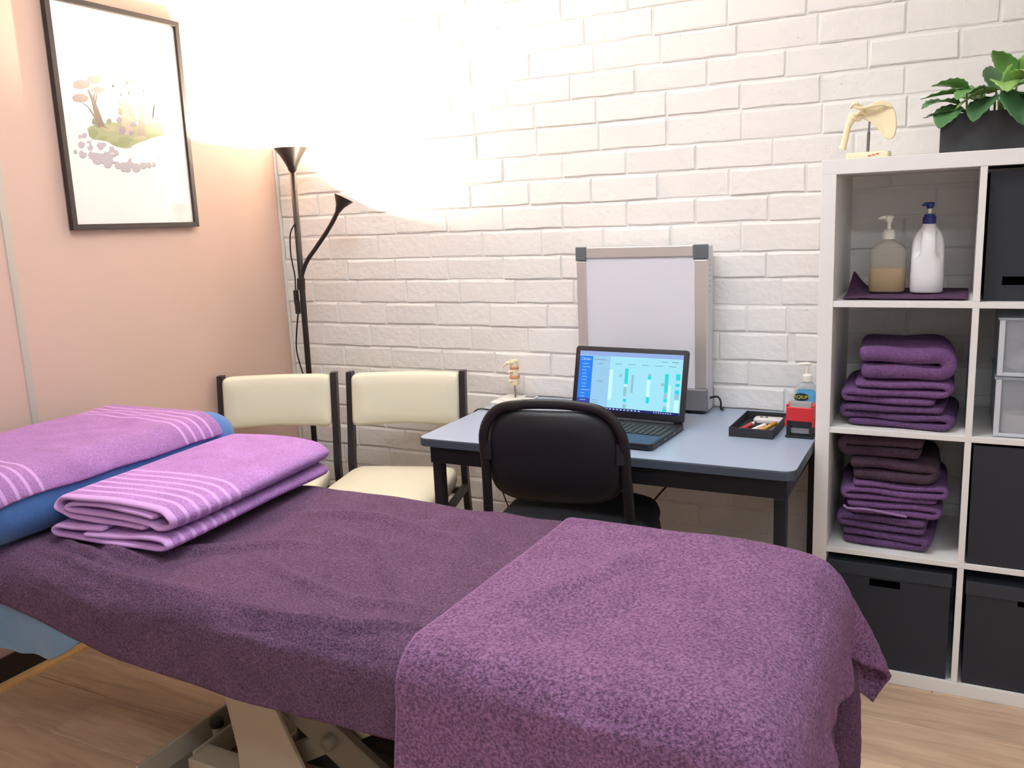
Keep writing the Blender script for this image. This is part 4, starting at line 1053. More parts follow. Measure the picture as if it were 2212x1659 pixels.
# base tray: rectangular channel frame on the floor
bx0, bx1, by0, by1 = 0.835, 2.02, -1.64, -1.22
for lo, hi in (((bx0, by0, 0.02), (bx0 + 0.010, by1, 0.085)), ((bx0 + 0.085, by0 + 0.1, 0.02), (bx0 + 0.095, by1, 0.085)), ((bx1 - 0.06, by0, 0.02), (bx1, by1, 0.085))):
    obj('base_channel', bm_box(lo, hi, 0.003), FR, kc)
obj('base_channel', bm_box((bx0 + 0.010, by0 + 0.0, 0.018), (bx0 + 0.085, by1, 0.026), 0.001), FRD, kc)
for y in (by0 + 0.11, by1 - 0.05):
    obj('base_rail', bm_box((bx0 + 0.096, y - 0.035, 0.02), (bx1 - 0.061, y + 0.035, 0.082), 0.004), FR, kc)
obj('end_cap', bm_box((bx0 - 0.002, by1 + 0.0005, 0.02), (bx0 + 0.10, by1 + 0.045, 0.125), 0.004), mat('black_end_cap', (38, 34, 33), 0.5), kc)
for x, y in ((bx0 + 0.047, -1.42), (bx1 - 0.03, by0 + 0.03), (bx1 - 0.03, by1 - 0.03), (bx0 + 0.047, by0 + 0.05)):
    obj('foot', bm_lathe([(0, 0), (0.02, 0), (0.02, 0.010), (0.008, 0.014), (0.008, 0.026), (0, 0.026)], 16, (x, y, 0)), BLACKPLASTIC, kc)
sharp(obj('adjuster_post', bm_lathe([(0, 0.026), (0.014, 0.026), (0.014, 0.074), (0, 0.074)], 18, (bx0 + 0.047, -1.42, 0)), FR, kc))
sharp(obj('adjuster_knob', bm_lathe([(0, 0.074), (0.017, 0.074), (0.0185, 0.078), (0.0185, 0.090), (0.015, 0.094), (0, 0.094)], 18, (bx0 + 0.047, -1.42, 0)), BLACKPLASTIC, kc))
# lifting linkage: curved side plates and crossing arms, a pair on each side
for y, s_ in ((by0 + 0.075, -1), (by1 - 0.04, 1)):
    pl = [(1.095, 0.03), (1.112, 0.10), (1.112, 0.16), (1.098, 0.24), (1.085, 0.32), (1.09, 0.428), (1.21, 0.428), (1.225, 0.33), (1.305, 0.17), (1.345, 0.07), (1.33, 0.03)]
    obj('lift_plate', bm_prism(pl, 1, y - 0.006, y + 0.006, 0.002, 1), FR, kc)
    y2 = y - s_ * 0.035
    def bar(xa, za, xb, zb, w_, yy, th=0.012):
        d = Vector((xb - xa, 0, zb - za)).normalized(); n = Vector((-d.z, 0, d.x)) * w_ / 2
        return bm_prism([(xa + n.x, za + n.z), (xb + n.x, zb + n.z), (xb - n.x, zb - n.z), (xa - n.x, za - n.z)], 1, yy - th, yy + th, 0.003, 1)
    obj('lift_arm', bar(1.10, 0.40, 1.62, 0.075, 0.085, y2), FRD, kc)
    obj('lift_arm', bar(1.13, 0.075, 1.66, 0.40, 0.050, y2 - s_ * 0.032), FR, kc)
    obj('lift_arm', bar(1.55, 0.07, 1.58, 0.425, 0.11, y - s_ * 0.092, 0.006), FR, kc)
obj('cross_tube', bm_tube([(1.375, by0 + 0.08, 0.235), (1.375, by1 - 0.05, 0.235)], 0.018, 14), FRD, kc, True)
obj('cross_tube', bm_tube([(1.13, by0 + 0.08, 0.085), (1.13, by1 - 0.05, 0.085)], 0.018, 14), FR, kc, True)
obj('lift_motor', bm_box((1.20, -1.47, 0.085), (1.55, -1.37, 0.19), 0.012), mat('dark_motor_housing', (60, 58, 56), 0.5), kc)

couch_box = ((np.array((KX0, KY0, KZ0)) + np.array((KX1, KY1, KZ1))) / 2, (np.array((KX1, KY1, KZ1)) - np.array((KX0, KY0, KZ0))) / 2, 0.055)
# ---- blue fitted sheet, showing below the towel at the head end
SHEET = mat('mid_blue_cotton', (72, 118, 178), 0.85, bump=(60, 0.25, 0.004), var=(9, 0.10), sheen=0.2)
P0 = grid(0.28, 1.20, -1.995, -0.85, KZ1 + 0.012, 0.03)
near = -1.868 - 0.045 * np.sin(np.clip((P0[..., 0] - 0.35) / 0.60, 0, 1) * math.pi) + 0.16 * np.clip((P0[..., 0] - 0.74) / 0.42, 0, 1)
fy_ = (P0[..., 1] + 1.37) / (-1.995 + 1.37)
P0[..., 1] = np.where(P0[..., 1] < -1.37, -1.37 + fy_ * (near + 1.37), P0[..., 1])
uvs = P0[..., :2].copy()
P1 = drape(P0, [couch_box], 0.003, steps=70, iters=8)
for i in range(P1.shape[0]):
    for j in range(P1.shape[1]):
        if P1[i, j, 2] < 0.52 and P1[i, j, 1] < -1.5:
            k_ = min(1.0, (0.52 - P1[i, j, 2]) / 0.06)
            P1[i, j, 1] -= k_ * (0.012 + 0.014 * mnoise.noise(Vector((P1[i, j, 0] * 11, 0.3, P1[i, j, 2] * 5)))); P1[i, j, 2] += k_ * 0.012 * mnoise.noise(Vector((P1[i, j, 0] * 14, 5.1, 0)))
o = grid_obj('blue_sheet', P1, uvs, mat('pale_blue_sheet', (104, 138, 172), 0.85, bump=(60, 0.25, 0.004), sheen=0.2), thick=0.002, sub=1)
tag(o, 'pale blue sheet hanging below the dark purple towel at the head end of the couch', 'sheet')

# ---- large dark purple towel over the couch
DARKT = terry('dark_plum_towelling', (97, 71, 98), clump=210, depth=0.005, contrast=0.45)
DARK_X0, DARK_X1 = 0.505, 2.66
P0 = grid(DARK_X0, DARK_X1, -1.872, -0.84, KZ1 + 0.02, 0.0265)
near = -1.872 + 0.020 * np.sin(P0[..., 0] * 3.1 + 0.5) + 0.05 * np.clip((0.95 - P0[..., 0]) / 0.45, 0, 1)
fy_ = (P0[..., 1] + 1.37) / (-1.872 + 1.37)
P0[..., 1] = np.where(P0[..., 1] < -1.37, -1.37 + fy_ * (near + 1.37), P0[..., 1])
uvs = P0[..., :2].copy()
P1 = drape(P0, [couch_box], 0.010, steps=90, iters=9)
P1 = upsample(upsample(P1)); uvs = upsample(upsample(uvs)); P1 = foot_shape(P1, 0.04)
P1 = ripple(P1, 0.0120, 4.2, 3.7)
P1 = crease(P1, [(1.30, -1.700), (1.46, -1.705), (1.60, -1.690), (1.745, -1.640)], 0.020, 0.011)
P1 = crease(P1, [(0.60, -1.665), (0.80, -1.690), (1.02, -1.705), (1.2, -1.700)], 0.018, 0.012)
P1 = crease(P1, [(0.62, -1.60), (0.75, -1.645), (0.93, -1.665)], 0.022, 0.013)
P1 = crease(P1, [(0.70, -1.56), (0.84, -1.625), (1.00, -1.60)], 0.020, 0.014)
P1 = crease(P1, [(0.78, -1.66), (1.0, -1.52), (1.25, -1.40)], 0.018, 0.022)
P1 = crease(P1, [(1.25, -1.30), (1.42, -1.38), (1.55, -1.52)], 0.016, 0.018)
P1 = crease(P1, [(1.05, -1.25), (1.30, -1.20), (1.55, -1.25)], 0.014, 0.022)
P1 = crease(P1, [(1.15, -1.50), (1.30, -1.56), (1.50, -1.60), (1.70, -1.58)], 0.014, 0.016)
P1 = crease(P1, [(1.45, -1.10), (1.58, -1.22), (1.66, -1.36)], 0.014, 0.018)
o = grid_obj('bath_sheet', P1, uvs, DARKT, thick=0.009, sub=0)
tag(o, 'large dark purple towel spread over the treatment couch', 'towel')

# ---- second towel across the foot end
FOOTT = terry('plum_towelling', (126, 91, 127), clump=170, depth=0.006, contrast=0.48)
P0 = grid(1.710, 2.472, -2.06, -0.80, KZ1 + 0.035, 0.024)
P0[..., 0] += 0.05 * np.clip((P0[..., 1] + 1.45) / 0.5, -1, 0)
uvs = P0[..., :2].copy()
P1 = drape(P0, [couch_box], 0.021, steps=110, iters=9)
P1 = upsample(upsample(P1)); uvs = upsample(upsample(uvs)); P1 = foot_shape(P1)
P1 = ripple(P1, 0.0085, 3.6, 9.1)
P1 = crease(P1, [(1.80, -1.615), (1.87, -1.50), (1.94, -1.354), (2.02, -1.12)], 0.018, 0.028)
P1 = crease(P1, [(1.90, -1.66), (2.02, -1.52), (2.10, -1.36)], -0.010, 0.04)
o = grid_obj('foot_towel', P1, uvs, FOOTT, thick=0.011, sub=0)
tag(o, 'plum purple towel laid across the foot end of the couch', 'towel')
hem = obj('hem', bm_tube([Vector(q) + Vector((-0.002, 0, 0.001)) for q in P1[:, 0]], 0.0048, 8), terry('plum_hem', (142, 104, 146), clump=260, depth=0.003, contrast=0.15), o, True)

# ---- blue pillow at the head end and the mauve towel over it
PZ0 = KZ1 + 0.018
pb = (np.array((0.328, -1.345, PZ0 + 0.086)), np.array((0.262, 0.425, 0.086)), 0.080)
pil = bm_box(tuple(pb[0] - pb[1]), tuple(pb[0] + pb[1]), 0.078, 8)
for v in pil.verts:
    q = v.co
    q.z += 0.004 * math.sin(q.y * 17) * math.cos(q.x * 13)
    if q.z > PZ0 + 0.1: q.z += 0.004 * mnoise.noise(q * 9)
o = obj('pillow', pil, mat('blue_pillowcase', (66, 112, 178), 0.8, bump=(45, 0.3, 0.006), var=(8, 0.08), sheen=0.2), None, True)
tag(o, 'plump blue pillow at the head of the couch under a mauve towel', 'pillow')
MSTR = [(0.030, 0.0045), (0.062, 0.0045), (0.094, 0.0045), (0.126, 0.0045), (0.580, 0.0045), (0.612, 0.0045), (0.644, 0.0045), (0.676, 0.0045)]
MAUVE = terry('mauve_towelling', (164, 120, 178), MSTR, (202, 158, 214), clump=190, depth=0.0035, contrast=0.16)
P0 = grid(0.100, 0.615, -1.735, -1.015, PZ0 + 0.19, 0.022)
uvs = np.stack([P0[..., 0], P0[..., 1] + 1.735], -1)
P1 = drape(P0, [(pb[0], pb[1], pb[2])], 0.010, steps=60, iters=9, fric=0.85)
for i in range(P1.shape[0]):
    for j in range(P1.shape[1]):
        P1[i, j, 2] += 0.0045 * mnoise.noise(Vector(P1[i, j]) * 11) + 0.0025 * mnoise.noise(Vector(P1[i, j]) * 25)
o = grid_obj('pillow_towel', P1, uvs, MAUVE, thick=0.007, sub=1)
tag(o, 'mauve towel with woven stripes spread over the blue pillow', 'towel')

# ------------------------------------------------------------------ folded towels
def folded_towel(name, label, loc, w, l, h, n, m, seed, group=None, flip=1, rz=0.0, ends=None, sag=0.0, uvy=0.0, cat='towel', fill=0.82, lsub=10, shrink=None):
    """a sheet folded back and forth: the folds show in the x-z plane, extruded along y"""
    r = random.Random(seed)
    pitch = h / n; path = []
    for i in range(n):
        zc = (i + 0.5) * pitch
        xa, xb = -w / 2 + pitch / 2, w / 2 - pitch / 2
        e0 = r.uniform(0, 0.030) * w * 2; e1 = r.uniform(0, 0.030) * w * 2
        if ends and i in ends: e1 = ends[i] * w
        lo_ = xa + (e0 if i == 0 else 0); hi_ = xb - (e1 if i == n - 1 else 0)
        xs = np.linspace(lo_, hi_, 12)
        if i % 2: xs = xs[::-1]
        wob = [r.uniform(-1, 1) * pitch * 0.22 for _ in range(4)]
        for x in xs:
            u = (x + w / 2) / w
            path.append((x, zc + wob[0] * math.sin(u * 5 + wob[1] * 40) * 0.6 + sag * (u - .5) * 2 * (i / n)))
        if i < n - 1:
            cxr = xs[-1]; s_ = 1 if i % 2 == 0 else -1
            bulge = r.uniform(0.9, 1.5)
            for k in range(1, 5):
                a = -math.pi / 2 + math.pi * k / 5
                path.append((cxr + s_ * pitch * 0.5 * bulge * math.cos(a), zc + pitch / 2 + pitch / 2 * math.sin(a)))
    path = [(flip * x, z) for x, z in path]
    ys = np.linspace(-l / 2, l / 2, lsub)
    P = np.zeros((lsub, len(path), 3))
    arc = np.concatenate([[0], np.cumsum([math.hypot(b[0] - a[0], b[1] - a[1]) for a, b in zip(path, path[1:])])])
    for i, y in enumerate(ys):
        e = 1 - 0.05 * abs(2 * y / l) ** 6
        for j, (x, z) in enumerate(path):
            nz = mnoise.noise(Vector((x * 9 + seed, y * 9, z * 30)))
            P[i, j] = (x * e + nz * 0.004, y + 0.010 * mnoise.noise(Vector((x * 7, z * 60 + seed, i * .01))), z + nz * pitch * 0.20)
    P[..., 2] = np.maximum(P[..., 2], pitch * 0.44)
    uv = np.stack([np.broadcast_to(arc, P.shape[:2]), np.broadcast_to((ys + l / 2)[:, None], P.shape[:2])], -1)
    o = grid_obj(name, P, uv, m, thick=pitch * fill, sub=1)
    o.location = loc; o.rotation_euler = (0, 0, rz)
    return tag(o, label, cat, group)
LSTR = [(0.010, 0.010)] + [(0.048 + 0.034 * k, 0.0055) for k in range(6)]
LILAC = terry('lilac_towelling', (178, 131, 196), LSTR, (210, 166, 224), clump=190, depth=0.004, contrast=0.18)
TZ = KZ1 + 0.032
def scroll_towel(name, label, loc, path, l, m, seed, thick, rz, group):
    """one towel rolled and folded along the given x-z path, extruded along y"""
    pth = [(q.x, q.z) for q in smooth_path([(x, 0, z) for x, z in path], 6)]
    ys = np.linspace(-l / 2, l / 2, 26)
    P = np.zeros((len(ys), len(pth), 3))
    arc = np.concatenate([[0], np.cumsum([math.hypot(b[0] - a[0], b[1] - a[1]) for a, b in zip(pth, pth[1:])])])
    for i, y in enumerate(ys):
        for j, (x, z) in enumerate(pth):
            nz = mnoise.noise(Vector((x * 7 + seed, y * 6, z * 20)))
            e = 1 - 0.04 * abs(2 * y / l) ** 5
            P[i, j] = (x * e + nz * 0.005 + 0.006 * math.sin(y * 7 + seed), y + 0.012 * mnoise.noise(Vector((x * 6, z * 50 + seed, 0))), max(z + nz * 0.004, thick * 0.52))
    uv = np.stack([np.broadcast_to(arc, P.shape[:2]), np.broadcast_to((ys + l / 2)[:, None], P.shape[:2])], -1)
    o = grid_obj(name, P, uv, m, thick=thick, sub=1)
    o.location = loc; o.rotation_euler = (0, 0, rz)
    return tag(o, label, 'towel', group)
lower_path = [(-0.02, 0.033), (-0.10, 0.031), (-0.165, 0.029), (-0.192, 0.018), (-0.165, 0.0065), (-0.05, 0.0065), (0.10, 0.0065), (0.17, 0.009), (0.195, 0.020), (0.178, 0.031), (0.12, 0.030), (0.04, 0.021), (-0.08, 0.0185)]
upper_path = [(0.105, 0.0075), (0.02, 0.0065), (-0.08, 0.0075), (-0.155, 0.011), (-0.192, 0.032), (-0.165, 0.056), (-0.06, 0.062), (0.07, 0.058), (0.150, 0.050), (0.188, 0.034), (0.180, 0.016), (0.150, 0.011), (0.125, 0.018), (0.06, 0.0215), (-0.06, 0.022), (-0.135, 0.024), (-0.155, 0.0325), (-0.13, 0.041), (-0.04, 0.0455), (0.08, 0.0415), (0.135, 0.034)]
scroll_towel('folded_towel', 'lower folded lilac towel of the pair on the couch', (0.792, -1.305, TZ), lower_path, 0.625, LILAC, 4, 0.0125, math.radians(3), 'folded lilac towels on the couch')
scroll_towel('folded_towel', 'upper folded lilac towel with woven stripes, on top of the pair on the couch', (0.798, -1.290, TZ + 0.0405), upper_path, 0.62, LILAC, 9, 0.0125, math.radians(3), 'folded lilac towels on the couch')

# ------------------------------------------------------------------ purple towels in the shelf cubes
PURP = terry('purple_towelling', (116, 82, 128), clump=200, depth=0.004, contrast=0.20)
PURP2 = terry('deep_purple_towelling', (100, 72, 112), clump=200, depth=0.004, contrast=0.20)
PURP_SHADE = terry('shaded_purple_towelling', (80, 60, 74), clump=200, depth=0.004, contrast=0.20)  # purple towelling with the shade under the shelf board painted into its colour
G2 = 'towels in the upper towel cube'; G3 = 'towels in the lower towel cube'
z = CELL_Z[2] + 0.001
for w, l, h, n, sd, fl_, dx, rz, m_, lab in (
        (0.275, 0.30, 0.062, 3, 21, 1, 0.006, -2, PURP2, 'bottom folded purple towel in the upper towel pile'),
        (0.262, 0.30, 0.066, 3, 22, -1, -0.002, 1, PURP, 'second folded purple towel from the bottom of the upper towel pile'),
        (0.255, 0.30, 0.090, 2, 25, 1, 0.002, 3, PURP, 'thick fluffy purple towel on top of the upper towel pile')):
    folded_towel('shelf_towel', lab, (CX[0] + 0.160 + dx, SY0 + 0.178, z), w, l, h, n, m_, sd, G2, fl_, math.radians(rz), fill=0.90, lsub=12)
    z += h * 1.03
z = CELL_Z[1] + 0.001
for w, l, h, n, sd, fl_, dx, rz, m_, lab in (
        (0.240, 0.29, 0.048, 2, 31, 1, -0.004, -3, PURP2, 'bottom folded purple towel in the lower towel pile'),
        (0.245, 0.29, 0.044, 2, 32, -1, 0.000, -2, PURP2, 'second folded purple towel from the bottom of the lower towel pile'),
        (0.250, 0.29, 0.040, 2, 33, 1, 0.004, 2, PURP, 'third folded towel of the lower pile, with a pale hem showing'),
        (0.262, 0.29, 0.054, 3, 34, -1, 0.012, 3, PURP, 'fourth folded purple towel, just under the two with shade in their colour'),
        (0.235, 0.28, 0.066, 2, 35, 1, -0.004, 2, PURP_SHADE, 'lower of the two purple towels coloured as shaded in the lower towel pile'),
        (0.230, 0.28, 0.060, 2, 36, -1, -0.008, -2, PURP_SHADE, 'uppermost purple towel, coloured as shaded, at the top of the lower towel pile')):
    tw_ = folded_towel('shelf_towel', lab, (CX[0] + 0.150 + dx, SY0 + 0.176, z), w, l, h, n, m_, sd, G3, fl_, math.radians(rz), fill=0.90, lsub=12)
    if sd == 33:
        obj('hem', bm_tube(smooth_path([(-0.118, -0.150, 0.026), (-0.105, -0.154, 0.019), (-0.06, -0.154, 0.021), (0.0, -0.154, 0.015), (0.045, -0.154, 0.010)]), 0.0042, 8, flat=(1.2, .8)), terry('pale_hem', (150, 116, 160), clump=260, depth=0.002, contrast=0.15), tw_, True)
    z += h * 1.03
P0 = grid(-0.150, 0.158, -0.135, 0.15, 0.0, 0.018)
for i in range(P0.shape[0]):
    for j in range(P0.shape[1]):
        x, y = P0[i, j, 0], P0[i, j, 1]
        P0[i, j, 2] = 0.0052 + 0.0045 * max(0, mnoise.noise(Vector((x * 16, y * 16, 4))))
        P0[i, j, 2] += 0.05 * max(0, (-x - 0.105) / 0.045) ** 1.3 * max(0, (y + 0.02) / 0.15)
uvs = P0[..., :2].copy()
o = grid_obj('bottle_cloth', P0, uvs, terry('plum_cloth', (84, 58, 84), clump=220, depth=0.003), thick=0.005, sub=1)
o.location = (CX[0] + 0.168, SY0 + 0.165, CELL_Z[3]); tag(o, 'small dark plum cloth spread under the pump bottles', 'cloth')
BZ = CELL_Z[3] + 0.0115

# ------------------------------------------------------------------ pump bottles
def pump(parent, z, m_collar, m_top, toward, s=1.0, tall=0.03, collar=0.018):
    sharp(obj('pump_collar', bm_lathe([(0, z), (0.0165 * s, z), (0.0165 * s, z + collar), (0.0135 * s, z + collar + 0.001), (0.0135 * s, z + collar + 0.006), (0.006 * s, z + collar + 0.009), (0, z + collar + 0.009)], 22), m_collar, parent))
    z1 = z + collar + 0.008
    sharp(obj('pump_stem', bm_lathe([(0, z1), (0.0048 * s, z1), (0.0048 * s, z1 + tall), (0, z1 + tall)], 14), PUMPW, parent))
    z2 = z1 + tall
    sharp(obj('pump_head', bm_lathe([(0, z2 - 0.006), (0.007 * s, z2 - 0.006), (0.0105 * s, z2 + 0.002), (0.0115 * s, z2 + 0.008), (0.009 * s, z2 + 0.011), (0, z2 + 0.011)], 18), m_top, parent))
    dx, dy = toward
    obj('pump_nozzle', bm_tube([(0, 0, z2 + 0.006), (dx * 0.016 * s, dy * 0.016 * s, z2 + 0.007), (dx * 0.028 * s, dy * 0.028 * s, z2 + 0.0035)], [0.0055 * s, 0.0045 * s, 0.003 * s], 10), m_top, parent, True)
ob = thing('oil_bottle', 'translucent pump bottle half full of amber oil in the top left cube', 'bottle', (CX[0] + 0.122, SY0 + 0.155, BZ))
o = obj('liquid', bm_loft([(0.002, 0.043, 0.029, 3.6), (0.006, 0.0455, 0.0315, 3.8), (0.064, 0.0455, 0.0315, 3.8), (0.0665, 0.045, 0.031, 3.8)], 36), liquid_mat('amber_oil', (206, 170, 96), 0.9, 0.3), ob, True); sharp(o, 40)
o = obj('bottle_body', bm_loft([(0.0, 0.044, 0.030, 3.6), (0.005, 0.047, 0.033, 3.8), (0.105, 0.047, 0.033, 3.8), (0.120, 0.044, 0.031, 3.4), (0.134, 0.030, 0.024, 2.6), (0.142, 0.016, 0.016, 2), (0.148, 0.015, 0.015, 2)], 36), liquid_mat('frosted_hdpe', (220, 214, 204), 0.26, 0.35), ob, True)
pump(ob, 0.1455, PUMPW, PUMPW, (-0.95, -0.3), 1.05, 0.026, 0.018)
wbt = thing('lotion_bottle', 'white handled lotion bottle with a blue pump in the top left cube', 'bottle', (CX[0] + 0.222, SY0 + 0.145, BZ))
def dents(th, zz_):
    a = 0.0
    for t0 in (-0.55, -2.45):
        d = (th - t0 + math.pi) % (2 * math.pi) - math.pi
        a += 0.50 * math.exp(-(d / 0.38) ** 2) * math.exp(-((zz_ - 0.128) / 0.033) ** 4)
    return 1 - a
secs = [(0.0, 0.038, 0.034, 2.6), (0.004, 0.041, 0.037, 2.6), (0.045, 0.0415, 0.0375, 2.5), (0.078, 0.0405, 0.0365, 2.4)]
for k in range(1, 15):
    u = k / 14; zq = 0.078 + 0.100 * u
    rq = 0.0408 * math.sqrt(max(0.0, 1 - (max(0, u - 0.30) / 0.72) ** 2.6))
    secs.append((zq, max(rq, 0.017), max(rq * 0.9, 0.017), 2.3))
o = obj('bottle_body', bm_loft(secs + [(0.184, 0.0165, 0.0165, 2)], 48, fn=dents), mat('white_hdpe', (240, 238, 236), 0.35), wbt, True)
b = bmesh.new()
for k in range(7): bm_box((0.0305, -0.0210 - 0.0, 0.028 + k * 0.008), (0.0312, -0.0140, 0.031 + k * 0.008), 0, bm=b)
o = obj('fine_print', b, mat('pale_grey_print', (190, 190, 196), 0.6), wbt); o['kind'] = 'stuff'
o.location = (0.0035, -0.004, 0)
NAVY = mat('navy_blue_pump', (40, 50, 122), 0.35)
pump(wbt, 0.182, NAVY, NAVY, (-0.6, -0.8), 1.0, 0.020, 0.020)

# ------------------------------------------------------------------ shoulder joint model
sm_ = thing('shoulder_model', 'ivory shoulder joint model on a stand, on top of the shelf unit', 'anatomy model', (2.321, -0.255, 1.464))
o = obj('stand_base', bm_prism(rrect(-0.052, -0.035, 0.058, 0.035, 0.008), 2, 0.0, 0.020, 0.003), mat('cream_stand', (236, 224, 190), 0.45), sm_); sharp(o)
b = bmesh.new()
for k in range(3): bm_box((0.004 + 0.010 * k, -0.0356, 0.007 + .002 * k), (0.012 + 0.010 * k, -0.0351, 0.011 + .002 * k), 0, bm=b)
obj('printed_mark', b, mat('red_print', (206, 112, 92), 0.6), sm_)
sharp(obj('rod', bm_tube([(0, 0, 0.020), (0.001, 0, 0.072), (0.0012, 0, 0.074), (0.002, 0, 0.100)], [0.0042, 0.0042, 0.0026, 0.0026], 12), STEEL, sm_, True))
outline = [(-0.026, 0.124), (-0.012, 0.137), (0.004, 0.149), (0.022, 0.1555), (0.040, 0.153), (0.055, 0.142), (0.066, 0.124), (0.071, 0.098), (0.0715, 0.070), (0.066, 0.053), (0.055, 0.048), (0.044, 0.053), (0.034, 0.066), (0.022, 0.082), (0.010, 0.095), (-0.004, 0.104), (-0.020, 0.112)]
t = bmesh.new()
cen = Vector((0.032, 0.0, 0.112))
layers = []
for s_, yy in ((1.0, 0.0), (0.97, -0.0035), (0.72, -0.0010), (0.38, 0.0045)):
    layers.append([t.verts.new((cen.x + (x - cen.x) * s_, yy + 0.20 * (cen.x - x) * 0.25 + (0.008 if z > .14 else 0) * 0.4, cen.z + (z - cen.z) * s_)) for x, z in outline])
back = [t.verts.new((v.co.x, v.co.y + 0.006, v.co.z)) for v in layers[0]]
nO = len(outline)
def bridge(A, B):
    for k in range(nO): t.faces.new((A[k], A[(k + 1) % nO], B[(k + 1) % nO], B[k]))
bridge(back, layers[0])
for A, B in zip(layers, layers[1:]): bridge(A, B)
t.faces.new(layers[-1]); t.faces.new(back[::-1])
bmesh.ops.recalc_face_normals(t, faces=list(t.faces))
o = obj('scapula', t, BONE, sm_, True); ms = o.modifiers.new('round', 'SUBSURF'); ms.levels = 1; ms.render_levels = 2
obj('scapular_spine', bm_tube(smooth_path([(0.058, -0.002, 0.132), (0.035, -0.006, 0.141), (0.008, -0.010, 0.140), (-0.018, -0.013, 0.136), (-0.036, -0.012, 0.143)]), [0.003] * 8 + [0.005] * 8 + [0.006] * 8 + [0.0075] * 9, 10, flat=(1, .7)), BONE, o, True)
obj('acromion', bm_tube(smooth_path([(-0.046, -0.010, 0.139), (-0.040, -0.012, 0.146), (-0.028, -0.010, 0.147), (-0.018, -0.006, 0.141)]), [0.005] * 8 + [0.0085] * 8 + [0.006] * 9, 10, flat=(1.2, .7)), BONE, o, True)
obj('coracoid', bm_tube(smooth_path([(-0.010, 0.004, 0.122), (-0.020, -0.012, 0.126), (-0.030, -0.020, 0.120)]), 0.005, 10), BONE, o, True)
hb = bm_tube(smooth_path([(-0.066, 0.0, 0.032), (-0.062, 0.0, 0.045), (-0.056, 0.0, 0.075), (-0.050, 0.0, 0.098), (-0.042, 0.0, 0.112), (-0.036, 0.0, 0.121), (-0.034, 0, 0.126)], 6), [0.0105] * 4 + [0.0085] * 8 + [0.0085] * 6 + [0.010] * 6 + [0.0145] * 6 + [0.0155] * 4 + [0.009] * 3, 14)
obj('humerus', hb, BONE, sm_, True)
b = bmesh.new(); bmesh.ops.create_uvsphere(b, u_segments=16, v_segments=10, radius=0.0135); rot_bm(b, Matrix.Translation((-0.028, 0.002, 0.116)))
obj('humeral_head', b, BONE, sm_, True)

# ------------------------------------------------------------------ planter with leafy plant
pt = thing('planter', 'green leafy plant in a charcoal trough on top of the shelf unit', 'plant', (2.500, -0.355, 1.464))
TROUGH = mat('charcoal_trough', (52, 54, 58), 0.6)
PW, PD, PH = 0.40, 0.13, 0.096
b = bmesh.new()
for lo, hi in (((0, 0, 0), (PW, 0.004, PH)), ((0, PD - 0.004, 0), (PW, PD, PH)), ((0, 0.004, 0), (0.004, PD - 0.004, PH)), ((PW - 0.004, 0.004, 0), (PW, PD - 0.004, PH)), ((0.004, 0.004, 0), (PW - 0.004, PD - 0.004, 0.004))): bm_box(lo, hi, 0, bm=b)
obj('trough', b, TROUGH, pt)
obj('soil', bm_box((0.004, 0.004, 0.004), (PW - 0.004, PD - 0.004, 0.080)), mat('dark_soil', (46, 34, 26), 0.95, bump=(90, 0.8, 0.01)), pt)
def leaf_mat(name, rgb):
    m = mat(name, rgb, 0.42, var=(14, 0.22), spec=0.4)
    return m
LEAFS = [leaf_mat('leaf_mid', (108, 154, 90)), leaf_mat('leaf_dark', (74, 114, 76)), leaf_mat('leaf_light', (150, 190, 108)), leaf_mat('leaf_deep', (90, 136, 84))]
STEMM = mat('pale_green_stem', (142, 166, 106), 0.5)
def leaf(base, direction, length, width, droop, m_, roll=0.0):
    """a pointed oval blade with a sunk midrib, arching along its length"""
    d = Vector(direction).normalized()
    side = d.cross(Vector((0, 0, 1)));
    side = side.normalized() if side.length > 1e-3 else Vector((1, 0, 0))
    up = side.cross(d).normalized()
    side = (side * math.cos(roll) + up * math.sin(roll)).normalized(); up = side.cross(d).normalized()
    nL, nW = 12, 6
    v, f = [], []
    pos = Vector(base); dirv = d.copy(); step = length / nL
    for i in range(nL + 1):
        u = i / nL
        w = width * (math.sin(math.pi * min(1, u * 0.94 + 0.06)) ** 0.75) * (1 - 0.25 * u) if i < nL else 0.0008
        for j in range(nW + 1):
            s_ = j / nW * 2 - 1
            rip = 0.0016 * math.cos(u * 38) * abs(s_)
            v.append(pos + side * (s_ * w / 2) + up * (0.22 * abs(s_) * w / 2 + rip))
        pos = pos + dirv * step
        dirv = (dirv + Vector((0, 0, -droop / nL))).normalized()
        up = side.cross(dirv).normalized()
    for i in range(nL):
        for j in range(nW):
            a = i * (nW + 1) + j; f.append((a, a + 1, a + nW + 2, a + nW + 1))
    o = obj('leaf', ([tuple(q) for q in v], f), m_, pt, True)
    s = o.modifiers.new('thickness', 'SOLIDIFY'); s.thickness = 0.0009
    return o
rl_ = random.Random(12)
def stem(a, b_):
    A, B = Vector(a), Vector(b_)
    obj('stem', bm_tube(smooth_path([A, A.lerp(B, 0.5) + Vector((rl_.uniform(-.006, .006), rl_.uniform(-.006, .006), 0.006)), B], 4), [0.0028] * 5 + [0.002] * 4, 6), STEMM, pt, True)
